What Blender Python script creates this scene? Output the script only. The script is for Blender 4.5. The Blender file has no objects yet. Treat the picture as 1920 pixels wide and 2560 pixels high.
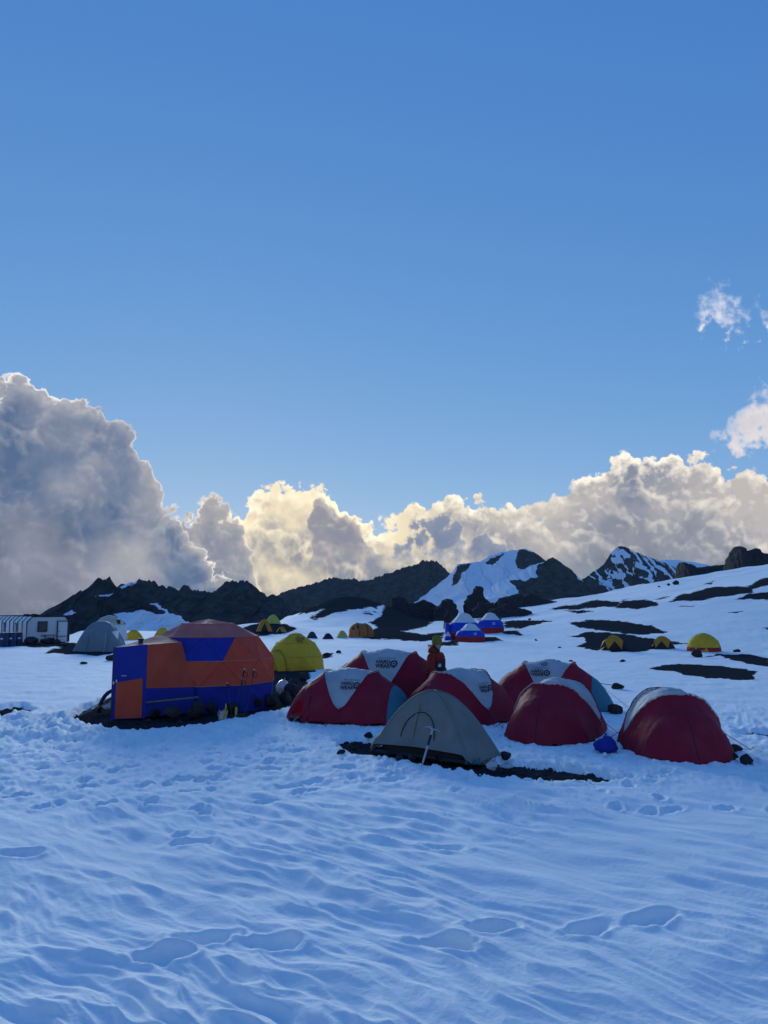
import bpy, math, random
import numpy as np
from mathutils import Vector
# ---------------------------------------------------------------- camera, sky, sun
SC = bpy.context.scene
F = 1924.0; PITCH = math.radians(7.26); CAMH = 2.5
cam = bpy.data.objects.new('camera', bpy.data.cameras.new('camera')); SC.collection.objects.link(cam); SC.camera = cam
cam.location = (0, 0, CAMH); cam.rotation_euler = (math.pi/2 + PITCH, 0, 0)
cam.data.sensor_fit = 'VERTICAL'; cam.data.sensor_height = 34.6; cam.data.lens = 34.6*F/2560
cam.data.clip_start = 0.05; cam.data.clip_end = 30000
SUN_EL, SUN_AZ = math.radians(12), math.radians(-14)   # the low sun, veiled by the cloud bank
SC.view_settings.view_transform = 'Standard'; SC.view_settings.look = 'None'
SC.view_settings.exposure = 0.40; SC.view_settings.gamma = 1.0

def pixdir(u, v):
    a, b = (u-960)/F, -(v-1280)/F
    d = (a, math.cos(PITCH)-b*math.sin(PITCH), math.sin(PITCH)+b*math.cos(PITCH))
    return d
def azel(u, v):
    d = pixdir(u, v); return math.atan2(d[0], d[1]), math.atan2(d[2], math.hypot(d[0], d[1]))

SKY_GRADE = ((.95, .655), (.56, .545), (.24, .62))   # exponent and gain for red, green, blue
def build_sky():
    w = bpy.data.worlds.new('World'); SC.world = w; w.use_nodes = True
    nt = w.node_tree; nt.nodes.clear(); N = nt.nodes.new; L = nt.links.new
    def sock(x, inp):
        if isinstance(x, (int, float)): inp.default_value = x
        elif isinstance(x, (tuple, list)): inp.default_value = tuple(x) + ((1,) if len(inp.default_value) == 4 and len(x) == 3 else ())
        else: L(x, inp)
    def m(op, a, b=None, c=None, clamp=False):
        n = N('ShaderNodeMath'); n.operation = op; n.use_clamp = clamp
        for i, x in enumerate((a, b, c)):
            if x is not None: sock(x, n.inputs[i])
        return n.outputs[0]
    def ss(x, a, b, lo=0.0, hi=1.0):
        n = N('ShaderNodeMapRange'); n.interpolation_type = 'SMOOTHSTEP'
        for i, v in enumerate((x, a, b, lo, hi)): sock(v, n.inputs[i])
        return n.outputs[0]
    def lin(x, a, b, lo=0.0, hi=1.0):
        n = N('ShaderNodeMapRange')
        for i, v in enumerate((x, a, b, lo, hi)): sock(v, n.inputs[i])
        return n.outputs[0]
    def mix(f, a, b):
        n = N('ShaderNodeMix'); n.data_type = 'RGBA'
        sock(f, n.inputs[0]); sock(a, n.inputs[6]); sock(b, n.inputs[7]); return n.outputs[2]
    def xyz(x, y, z=0.0):
        n = N('ShaderNodeCombineXYZ'); sock(x, n.inputs[0]); sock(y, n.inputs[1]); sock(z, n.inputs[2]); return n.outputs[0]
    def noise(p, scale, detail=4, rough=.55, dist=0.0):
        n = N('ShaderNodeTexNoise'); n.noise_dimensions = '2D'; L(p, n.inputs['Vector'])
        n.inputs['Scale'].default_value = scale; n.inputs['Detail'].default_value = detail
        n.inputs['Roughness'].default_value = rough; n.inputs['Distortion'].default_value = dist
        return n
    def puff(p, scale, detail, rough=.52):
        n = N('ShaderNodeTexVoronoi'); n.voronoi_dimensions = '2D'; n.feature = 'F1'; n.normalize = True; L(p, n.inputs['Vector'])
        n.inputs['Scale'].default_value = scale; n.inputs['Detail'].default_value = detail
        n.inputs['Roughness'].default_value = rough; n.inputs['Lacunarity'].default_value = 2.4
        q = m('MULTIPLY', n.outputs['Distance'], 1.0)
        return m('SUBTRACT', 1.0, m('MULTIPLY', m('MULTIPLY', q, q), 3.2))
    def vadd(a_, b_):
        n = N('ShaderNodeVectorMath'); n.operation = 'ADD'; L(a_, n.inputs[0]); sock(b_, n.inputs[1]); return n.outputs[0]
    W0 = .62                                   # half width in radians of the drawn cloud outlines
    def env(pts, az):
        # top outline of one cloud bank, elevation against azimuth, read off as (u, v) and turned into angles
        q = sorted(azel(u, v) for u, v in pts)
        n = N('ShaderNodeFloatCurve'); c = n.mapping.curves[0]
        pp = [(min(1, max(0, (a+W0)/(2*W0))), min(1, max(0, (e+.1)/.5))) for a, e in q]
        pp[0] = (0.0, pp[0][1]) if pp[0][0] > 0 else pp[0]; pp[-1] = (1.0, pp[-1][1])
        c.points[0].location = pp[0]; c.points[1].location = pp[-1]
        for p in pp[1:-1]: c.points.new(*p)
        for p in c.points: p.handle_type = 'AUTO_CLAMPED'
        n.mapping.update(); n.inputs[0].default_value = 1
        L(lin(az, -W0, W0), n.inputs[1])
        return lin(n.outputs[0], 0, 1, -.1, .4)
    tc = N('ShaderNodeTexCoord'); sep = N('ShaderNodeSeparateXYZ'); L(tc.outputs['Generated'], sep.inputs[0])
    X, Y, Z = sep.outputs
    az0 = m('ARCTAN2', X, Y); el0 = m('ARCSINE', Z)
    # beyond the drawn stretch the bank goes on round the horizon: the outline is mirrored back and forth
    az = m('PINGPONG', m('ADD', az0, W0+8*W0), 2*W0); az = m('SUBTRACT', az, W0)
    # clear sky: Nishita, graded channel by channel like the phone picture
    sk = N('ShaderNodeTexSky'); sk.sky_type = 'NISHITA'; sk.sun_disc = False
    sk.sun_elevation = SUN_EL; sk.sun_rotation = SUN_AZ; sk.altitude = 4300; sk.dust_density = .3
    sp = N('ShaderNodeSeparateColor'); L(sk.outputs[0], sp.inputs[0]); cb = N('ShaderNodeCombineColor')
    for i, (k, g) in enumerate(SKY_GRADE):
        L(m('MULTIPLY', m('POWER', m('MULTIPLY', sp.outputs[i], .1), k), g), cb.inputs[i])
    col = cb.outputs[0]
    P3 = xyz(m('MULTIPLY', az0, 10.0), m('MULTIPLY', el0, 10.0))
    gx, gy = azel(760, 1400)                   # the hidden low sun shines through the bank about here
    gd = m('ADD', m('POWER', m('MULTIPLY', m('SUBTRACT', az, gx), 5.0), 2.0), m('POWER', m('MULTIPLY', m('SUBTRACT', el0, gy), 8.0), 2.0))
    glow = m('POWER', 2.718, m('MULTIPLY', gd, -1.0))
    # fields shared by all banks
    wn = noise(P3, 1.1, 3, .55); ws = N('ShaderNodeSeparateColor'); L(wn.outputs['Color'], ws.inputs[0])
    WX = m('SUBTRACT', ws.outputs[0], .5); WY = m('SUBTRACT', ws.outputs[1], .5)
    PW = vadd(P3, xyz(m('MULTIPLY', WX, .40), m('MULTIPLY', WY, .40)))
    PF = puff(PW, 1.9, 2.6); PF2 = puff(vadd(PW, (.04, .075, 0)), 1.9, 2.6)
    RL = m('SUBTRACT', PF, PF2)
    fnn = noise(P3, 6.5, 5, .58); fs = N('ShaderNodeSeparateColor'); L(fnn.outputs['Color'], fs.inputs[0])
    FN = m('SUBTRACT', fs.outputs[0], .5); FM = m('SUBTRACT', fs.outputs[1], .5)
    bnn = noise(P3, .75, 5, .52); bs = N('ShaderNodeSeparateColor'); L(bnn.outputs['Color'], bs.inputs[0])
    BN = m('SUBTRACT', bs.outputs[0], .5); BM = m('SUBTRACT', bs.outputs[1], .5)
    HN = m('ADD', m('SUBTRACT', PF, .55), m('MULTIPLY', FN, .7))
    def bank(col, top, warp=.03, amp=.06, soft=.006, rim=(1, .95, .8), mid=(.4, .4, .45), dark=(.16, .22, .34), low=None, fine=.25, lo=(.10, .26), fnoise=1.0,
             k0=.012, k1=.07, blot=.5, bottom=None, bsoft=.04, relief=.8, warm=1.0, fade=1.0, sgn=1.0, bl=None):
        wx = m('MULTIPLY', WX, warp*2*sgn); wy = m('MULTIPLY', WY, warp*sgn)
        E_ = env(top, m('ADD', az, wx))
        h = m('MULTIPLY', HN if fnoise == 1.0 else m('ADD', m('SUBTRACT', PF, .55), m('MULTIPLY', FN, .7*fnoise)), amp)
        d = m('ADD', m('SUBTRACT', E_, m('ADD', el0, wy)), h)
        a = ss(d, 0.0, soft)
        if bottom:
            B_ = env(bottom, m('ADD', az, wx))
            db = m('ADD', m('SUBTRACT', el0, B_), m('MULTIPLY', h, .7))
            a = m('MULTIPLY', a, ss(db, 0.0, bsoft))
            d = m('SMOOTH_MIN', d, m('MULTIPLY', db, 1.5), .02)
        edge = m('MULTIPLY', ss(m('ADD', d, m('MULTIPLY', FN, k0*1.5)), k0*.1, k0*2.0, 1.0, 0.0), ss(m('ADD', BN, m('MULTIPLY', FM, .4)), -.12, .16, .35, 1.0))
        lit = m('ADD', edge, m('MULTIPLY', m('ADD', RL, m('MULTIPLY', FM, .25)), m('MULTIPLY', ss(d, 0, .15, 1.0, .5), relief*1.3)), clamp=True)
        # thin cloud lets the light through, thick cloud is grey-blue: depth below the outline plus broad thick and thin patches
        t = m('ADD', m('MULTIPLY', ss(d, 0.0, k1), .62), m('MULTIPLY', (bl or BN), blot*2.2*sgn))
        t = m('ADD', m('ADD', t, m('MULTIPLY', RL, -.35*relief)), m('MULTIPLY', FM, fine), clamp=True)
        body = mix(t, mid, dark)
        if low: body = mix(ss(d, *lo), body, mix(t, [min(1, x*1.25) for x in low], [x*.8 for x in low]))
        gl = m('MULTIPLY', glow, warm)
        body = mix(m('MULTIPLY', m('MULTIPLY', gl, m('SUBTRACT', 1.1, t)), .95, clamp=True), body, (.93, .77, .47))
        rc = mix(m('MULTIPLY', gl, 1.0, clamp=True), rim, (1.03, .90, .62))
        c = mix(lit, body, rc)
        return mix(m('MULTIPLY', a, fade), col, c)
    back = [(-260, 1330), (380, 1340), (430, 1320), (490, 1275), (545, 1262), (600, 1300), (650, 1240), (720, 1228), (800, 1226), (845, 1240), (885, 1300), (950, 1325), (1000, 1285), (1080, 1270), (1150, 1250), (1205, 1245), (1245, 1295), (1300, 1282), (1350, 1285), (1400, 1255), (1450, 1225), (1500, 1180), (1560, 1150), (1650, 1160), (1750, 1165), (1850, 1190), (1920, 1215), (2150, 1230)]
    tower = [(-260, 930), (-60, 950), (0, 958), (60, 952), (120, 968), (200, 980), (240, 984), (253, 1014), (270, 1040), (312, 1058), (352, 1085), (364, 1135), (386, 1158), (394, 1212), (420, 1246), (447, 1288), (475, 1335), (530, 1400), (600, 1480), (700, 1560), (2150, 1700)]
    tower = [(u, v+22) for u, v in tower]
    clear = col
    col = bank(col, back, warp=.02, amp=.045, rim=(.85, .77, .65), mid=(.42, .39, .37), dark=(.17, .195, .26), low=(.20, .215, .25), lo=(.04, .13), k0=.014, k1=.09, blot=1.25, relief=1.35, fine=.55)
    g1 = [(-260, 1900), (860, 1700), (960, 1450), (1040, 1345), (1110, 1300), (1180, 1300), (1235, 1340), (1320, 1400), (1420, 1700), (2150, 1900)]
    g1b = [(-260, 1375), (2150, 1375)]
    col = bank(col, g1, warp=.03, amp=.05, rim=(.62, .56, .52), mid=(.20, .23, .31), dark=(.12, .16, .26), k0=.006, k1=.03, bottom=g1b, bsoft=.02, warm=.1, relief=.4, soft=.012, sgn=-1)
    g2 = [(-260, 1900), (700, 1800), (770, 1340), (810, 1245), (850, 1250), (890, 1310), (940, 1430), (1020, 1800), (2150, 1900)]
    col = bank(col, g2, warp=.03, amp=.05, rim=(.85, .74, .6), mid=(.24, .235, .28), dark=(.15, .16, .23), k0=.006, k1=.04, warm=.12, relief=.7, bottom=[(-260, 1440), (2150, 1440)], bsoft=.06, soft=.02, sgn=-1)
    g3 = [(-260, 1900), (340, 1800), (400, 1480), (435, 1330), (475, 1282), (540, 1262), (576, 1282), (602, 1330), (626, 1400), (650, 1500), (720, 1800), (2150, 1900)]
    col = bank(col, g3, warp=.02, amp=.05, rim=(.82, .72, .58), mid=(.25, .255, .30), dark=(.10, .135, .22), k0=.007, k1=.045, warm=.2, relief=.5, soft=.01, sgn=-1)
    col = bank(col, tower, warp=.022, amp=.062, rim=(.97, .9, .8), mid=(.27, .28, .33), dark=(.07, .115, .21), low=(.145, .15, .195), k0=.006, k1=.04, blot=1.45, relief=.35, warm=.3, bl=BM, fnoise=.5)
    g4 = [(-260, 1900), (-40, 1500), (60, 1180), (140, 1075), (230, 1050), (280, 1075), (315, 1110), (340, 1170), (380, 1500), (450, 1900), (2150, 1900)]
    col = bank(col, g4, warp=.04, amp=.05, rim=(.17, .20, .28), mid=(.13, .17, .26), dark=(.085, .13, .225), k0=.01, k1=.05, warm=.0, relief=.3, soft=.05, bottom=[(-260, 1185), (2150, 1185)], bsoft=.05, sgn=-1, fade=.9)
    w1 = [(-260, 1900), (1680, 1500), (1722, 800), (1750, 765), (1800, 748), (1835, 745), (1870, 770), (1925, 775), (1985, 1200), (2150, 1300)]
    w1b = [(-260, 700), (1720, 790), (1770, 800), (1815, 850), (1845, 845), (1875, 815), (1925, 810), (2150, 800)]
    col = bank(col, w1, warp=.03, amp=.075, rim=(.95, .88, .84), mid=(.72, .7, .72), dark=(.5, .52, .6), k0=.02, k1=.08, bottom=w1b, bsoft=.02, warm=.0, soft=.07, fade=.95, relief=.3, fnoise=1.8)
    w2 = [(-260, 1900), (1740, 1600), (1790, 1150), (1830, 1060), (1870, 1010), (1920, 955), (1990, 900), (2060, 960), (2150, 1500)]
    w2b = [(-260, 900), (1790, 1110), (1850, 1115), (1920, 1110), (2150, 1120)]
    col = bank(col, w2, warp=.03, amp=.07, rim=(.92, .82, .72), mid=(.68, .62, .6), dark=(.45, .45, .5), k0=.02, k1=.1, bottom=w2b, bsoft=.03, warm=.0, soft=.06, relief=.35, fnoise=2.2)
    def background(c, gain=1.0):
        vm = N('ShaderNodeVectorMath'); vm.operation = 'SCALE'; L(c, vm.inputs[0]); vm.inputs['Scale'].default_value = 10.0*gain
        bg = N('ShaderNodeBackground'); L(vm.outputs[0], bg.inputs[0]); bg.inputs[1].default_value = .1
        return bg.outputs[0]
    # high above the bank there is only clear sky (and no cloud nodes to evaluate)
    mx = N('ShaderNodeMixShader'); L(m('GREATER_THAN', el0, azel(960, 640)[1]), mx.inputs[0])
    L(background(col), mx.inputs[1]); L(background(clear), mx.inputs[2])
    out = N('ShaderNodeOutputWorld'); L(mx.outputs[0], out.inputs[0])
    w.cycles.sampling_method = 'MANUAL'; w.cycles.sample_map_resolution = 512
build_sky()
# ---------------------------------------------------------------- sun
def build_sun():
    l = bpy.data.lights.new('sun', 'SUN'); l.energy = 1.5; l.angle = math.radians(20); l.color = (.86, 1.0, .95)
    o = bpy.data.objects.new('sun', l); SC.collection.objects.link(o)
    d = Vector((math.sin(SUN_AZ)*math.cos(SUN_EL), math.cos(SUN_AZ)*math.cos(SUN_EL), math.sin(SUN_EL)))
    o.rotation_euler = (-d).to_track_quat('-Z', 'Y').to_euler(); o.location = (0, 0, 60)
build_sun()
SC.cycles.use_denoising = True
SC.cycles.max_bounces = 5; SC.cycles.diffuse_bounces = 3; SC.cycles.glossy_bounces = 2; SC.cycles.transmission_bounces = 3
SC.cycles.use_adaptive_sampling = True; SC.cycles.adaptive_threshold = .015
SC.cycles.caustics_reflective = False; SC.cycles.caustics_refractive = False

# ---------------------------------------------------------------- helpers
RNG = np.random.default_rng(7)
def hash2(ix, iy, seed):
    h = (ix.astype(np.int64)*374761393 + iy.astype(np.int64)*668265263 + seed*1442695041) & 0xffffffff
    h = ((h ^ (h >> 13))*1274126177) & 0xffffffff
    return ((h ^ (h >> 16)) & 0xffff)/65535.0
def gnoise(x, y, seed=0):
    ix, iy = np.floor(x), np.floor(y); fx, fy = x-ix, y-iy
    ux, uy = fx*fx*fx*(fx*(fx*6-15)+10), fy*fy*fy*(fy*(fy*6-15)+10)
    def g(dx, dy):
        a = hash2(ix+dx, iy+dy, seed)*2*np.pi
        return np.cos(a)*(fx-dx)+np.sin(a)*(fy-dy)
    a = g(0, 0); b = g(1, 0); c = g(0, 1); d = g(1, 1)
    return (a+(b-a)*ux+(c-a)*uy+(a-b-c+d)*ux*uy)*1.5
def fbm(x, y, octv=4, seed=0, gain=.5, ridged=False):
    s = 0; a = 1; n = 0
    for i in range(octv):
        v = gnoise(x*2**i+i*13.7, y*2**i-i*7.3, seed+i)
        s = s+a*((1-2*np.abs(v)) if ridged else v); n += a; a *= gain
    return s/n
def S(a, b, x):
    t = np.clip((x-a)/(b-a), 0, 1); return t*t*(3-2*t)
def SP(t, k): return k*np.logaddexp(0, t/k)
def link(o): SC.collection.objects.link(o); return o
def tag(o, label=None, cat=None, group=None, kind=None):
    for k, v in (('label', label), ('category', cat), ('group', group), ('kind', kind)):
        if v: o[k] = v
    return o
def empty(name, loc, rz=0, label=None, cat=None, group=None, scale=1.0):
    o = link(bpy.data.objects.new(name, None)); o.location = loc; o.rotation_euler = (0, 0, rz); o.scale = (scale,)*3
    o.empty_display_size = .2
    return tag(o, label, cat, group)
def mesh_obj(name, V, Fc, mat, parent=None, smooth=True, loc=None):
    me = bpy.data.meshes.new(name)
    if isinstance(Fc, np.ndarray) and len(Fc):
        k = Fc.shape[1]; V = np.asarray(V, dtype=np.float32)
        me.vertices.add(len(V)); me.vertices.foreach_set('co', V.ravel())
        me.loops.add(Fc.size); me.loops.foreach_set('vertex_index', Fc.ravel().astype(np.int32))
        me.polygons.add(len(Fc)); me.polygons.foreach_set('loop_start', np.arange(0, Fc.size, k, dtype=np.int32))
        me.update(calc_edges=True)
    else:
        me.from_pydata([tuple(map(float, v)) for v in V], [], [tuple(map(int, f)) for f in Fc])
    me.polygons.foreach_set('use_smooth', np.full(len(me.polygons), smooth))
    me.materials.append(mat); me.update()
    o = link(bpy.data.objects.new(name, me)); o.parent = parent
    if loc is not None: o.location = loc
    return o
def copy_tree(o, parent=None):
    c = link(o.copy()); c.parent = parent
    for ch in list(o.children): copy_tree(ch, c)
    return c
class MB:
    def __init__(s): s.V = []; s.F = []
    def add(s, V, Fc):
        n = len(s.V); s.V += [tuple(v) for v in V]; s.F += [tuple(i+n for i in f) for f in Fc]; return s
    def box(s, c, d, rz=0, rx=0):
        x, y, z = d[0]/2, d[1]/2, d[2]/2
        P = [Vector((a*x, b*y, e*z)) for a in (-1, 1) for b in (-1, 1) for e in (-1, 1)]
        from mathutils import Matrix
        M = Matrix.Rotation(rz, 3, 'Z') @ Matrix.Rotation(rx, 3, 'X')
        return s.add([M @ p + Vector(c) for p in P], [(0, 1, 3, 2), (4, 6, 7, 5), (0, 4, 5, 1), (2, 3, 7, 6), (0, 2, 6, 4), (1, 5, 7, 3)])
    def tube(s, pts, r, n=6, cap=True):
        pts = [Vector(p) for p in pts]; R = r if isinstance(r, (list, tuple)) else [r]*len(pts); V = []
        for i, p in enumerate(pts):
            t = (pts[min(i+1, len(pts)-1)]-pts[max(i-1, 0)]).normalized()
            a = t.cross(Vector((0, 0, 1))); a = a if a.length > .05 else t.cross(Vector((1, 0, 0))); a.normalize(); b = t.cross(a)
            V += [p+(a*math.cos(2*math.pi*k/n)+b*math.sin(2*math.pi*k/n))*R[i] for k in range(n)]
        Fc = [(i*n+k, i*n+(k+1) % n, (i+1)*n+(k+1) % n, (i+1)*n+k) for i in range(len(pts)-1) for k in range(n)]
        if cap: Fc += [tuple(range(n))[::-1], tuple(range((len(pts)-1)*n, len(pts)*n))]
        return s.add(V, Fc)
    def lathe(s, prof, n=12, c=(0, 0, 0)):
        V = [(c[0]+r*math.cos(2*math.pi*k/n), c[1]+r*math.sin(2*math.pi*k/n), c[2]+z) for r, z in prof for k in range(n)]
        return s.add(V, [(i*n+k, i*n+(k+1) % n, (i+1)*n+(k+1) % n, (i+1)*n+k) for i in range(len(prof)-1) for k in range(n)])
    def build(s, name, mat, parent=None, smooth=False): return mesh_obj(name, s.V, s.F, mat, parent, smooth)

# ---------------------------------------------------------------- materials
def material(name, col, rough=.8, spec=.3, noise=None, bump=None, trans=0.0, dirt=None, metal=0.0):
    """col; noise=(scale, amount) value variation; bump=(scale, strength, distance); dirt=(colour, scale, amount)"""
    m = bpy.data.materials.new(name); m.use_nodes = True; nt = m.node_tree; b = nt.nodes['Principled BSDF']
    b.inputs['Base Color'].default_value = (*col, 1); b.inputs['Roughness'].default_value = rough
    b.inputs['Specular IOR Level'].default_value = spec; b.inputs['Metallic'].default_value = metal
    tc = nt.nodes.new('ShaderNodeTexCoord'); src = None
    if noise:
        n = nt.nodes.new('ShaderNodeTexNoise'); n.inputs['Scale'].default_value = noise[0]; n.inputs['Detail'].default_value = 5
        nt.links.new(tc.outputs['Object'], n.inputs['Vector'])
        r = nt.nodes.new('ShaderNodeMapRange'); r.inputs[1].default_value = .25; r.inputs[2].default_value = .75
        r.inputs[3].default_value = 1-noise[1]; r.inputs[4].default_value = 1+noise[1]; nt.links.new(n.outputs[0], r.inputs[0])
        h = nt.nodes.new('ShaderNodeHueSaturation'); h.inputs['Color'].default_value = (*col, 1); nt.links.new(r.outputs[0], h.inputs['Value'])
        src = h.outputs[0]
    if dirt:
        n = nt.nodes.new('ShaderNodeTexNoise'); n.inputs['Scale'].default_value = dirt[1]; n.inputs['Detail'].default_value = 6
        nt.links.new(tc.outputs['Object'], n.inputs['Vector'])
        r = nt.nodes.new('ShaderNodeMapRange'); r.inputs[1].default_value = .48; r.inputs[2].default_value = .75
        r.inputs[3].default_value = 0; r.inputs[4].default_value = dirt[2]; nt.links.new(n.outputs[0], r.inputs[0])
        x = nt.nodes.new('ShaderNodeMix'); x.data_type = 'RGBA'; nt.links.new(r.outputs[0], x.inputs[0])
        if src: nt.links.new(src, x.inputs[6])
        else: x.inputs[6].default_value = (*col, 1)
        x.inputs[7].default_value = (*dirt[0], 1); src = x.outputs[2]
    if src: nt.links.new(src, b.inputs['Base Color'])
    if bump:
        n = nt.nodes.new('ShaderNodeTexNoise'); n.inputs['Scale'].default_value = bump[0]; n.inputs['Detail'].default_value = 6
        nt.links.new(tc.outputs['Object'], n.inputs['Vector'])
        bp = nt.nodes.new('ShaderNodeBump'); bp.inputs['Strength'].default_value = bump[1]; bp.inputs['Distance'].default_value = bump[2]
        nt.links.new(n.outputs[0], bp.inputs['Height']); nt.links.new(bp.outputs[0], b.inputs['Normal'])
    if trans:
        t = nt.nodes.new('ShaderNodeBsdfTranslucent')
        if src: nt.links.new(src, t.inputs[0])
        else: t.inputs[0].default_value = (*col, 1)
        mx = nt.nodes.new('ShaderNodeMixShader'); mx.inputs[0].default_value = trans
        nt.links.new(b.outputs[0], mx.inputs[1]); nt.links.new(t.outputs[0], mx.inputs[2])
        nt.links.new(mx.outputs[0], nt.nodes['Material Output'].inputs[0])
    return m
def fabric(name, col, rough=.68, trans=.12, dirt=None):
    return material(name, col, rough, .18, noise=(3.0, .10), bump=(6.0, .6, .035), trans=trans, dirt=dirt)
M = dict(
    red=fabric('maroon_nylon', (.33, .015, .040), trans=.22, dirt=((.36, .07, .09), 2.0, .35)), crown=fabric('pale_grey_nylon', (.50, .52, .53), dirt=((.36, .36, .36), 2.0, .6)),
    teal=fabric('teal_nylon', (.05, .20, .27)), grey=fabric('olive_grey_nylon', (.22, .225, .19), dirt=((.29, .29, .27), 1.5, .5)),
    orange=fabric('faded_orange_fabric', (.80, .125, .065), trans=.32, dirt=((.78, .18, .12), 1.2, .5)), blue=fabric('royal_blue_fabric', (.02, .035, .30), trans=.05),
    roofo=fabric('sky_lit_orange_fabric', (.68, .21, .17), trans=.28, dirt=((.70, .34, .30), 1.5, .6)),  # paler copy of the dome orange: sky light on upper cloth painted in
    yellow=fabric('yellow_nylon', (.78, .52, .045), trans=.3, dirt=((.60, .42, .06), 2, .5)), mustard=fabric('mustard_nylon', (.58, .27, .03)),
    lime=fabric('pale_lime_nylon', (.60, .54, .13)), tan=fabric('orange_tan_nylon', (.50, .17, .05)),
    slate=fabric('slate_blue_tarp', (.20, .25, .29)), cream=fabric('cream_canvas', (.55, .52, .42)), white=fabric('white_fabric', (.75, .76, .77)),
    vblue=fabric('bright_blue_fabric', (.015, .06, .50), trans=.05), vred=fabric('signal_red_fabric', (.42, .03, .03)), dark=material('black_nylon', (.02, .02, .025), .7),
    mesh=material('dark_groundsheet', (.03, .035, .05), .7), print=material('dark_print', (.03, .03, .035), .7), paleprint=material('pale_print', (.6, .62, .66), .7),
    pole=material('tent_pole_alloy', (.25, .26, .28), .4, .5, metal=.6), cord=material('pale_cord', (.45, .45, .44), .8), darkcord=material('dark_cord', (.05, .05, .06), .8),
    trim=fabric('orange_trim', (.55, .22, .02)), rock=material('dark_volcanic_rock', (.040, .038, .040), .95, .05, noise=(3.0, .45), bump=(14, .6, .03)),
    hut=material('white_hut_panel', (.68, .70, .72), .5, .4, noise=(1.5, .06)), frame=material('dark_frame', (.03, .035, .05), .6), pane=material('dark_glass', (.03, .035, .04), .12, .6),
    barrel=material('blue_plastic_barrel', (.02, .03, .10), .45), plastic=material('clear_plastic_bag', (.62, .66, .70), .25, .5, bump=(12, .8, .03), trans=.35),
    wood=material('weathered_plank', (.20, .16, .12), .85, noise=(12, .3)), skin=material('skin', (.45, .26, .18), .6), trouser=material('black_trousers', (.02, .02, .025), .8),
    jacket=fabric('red_orange_down', (.24, .024, .016), trans=.03), beanie=material('moss_green_knit', (.17, .18, .04), .95, .1, bump=(60, .6, .01)), pack=material('black_softshell', (.022, .024, .03), .75),
    gear=material('yellow_strap', (.55, .42, .05), .6), alu=material('brushed_alloy', (.45, .46, .48), .35, .5, metal=.7))
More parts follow.
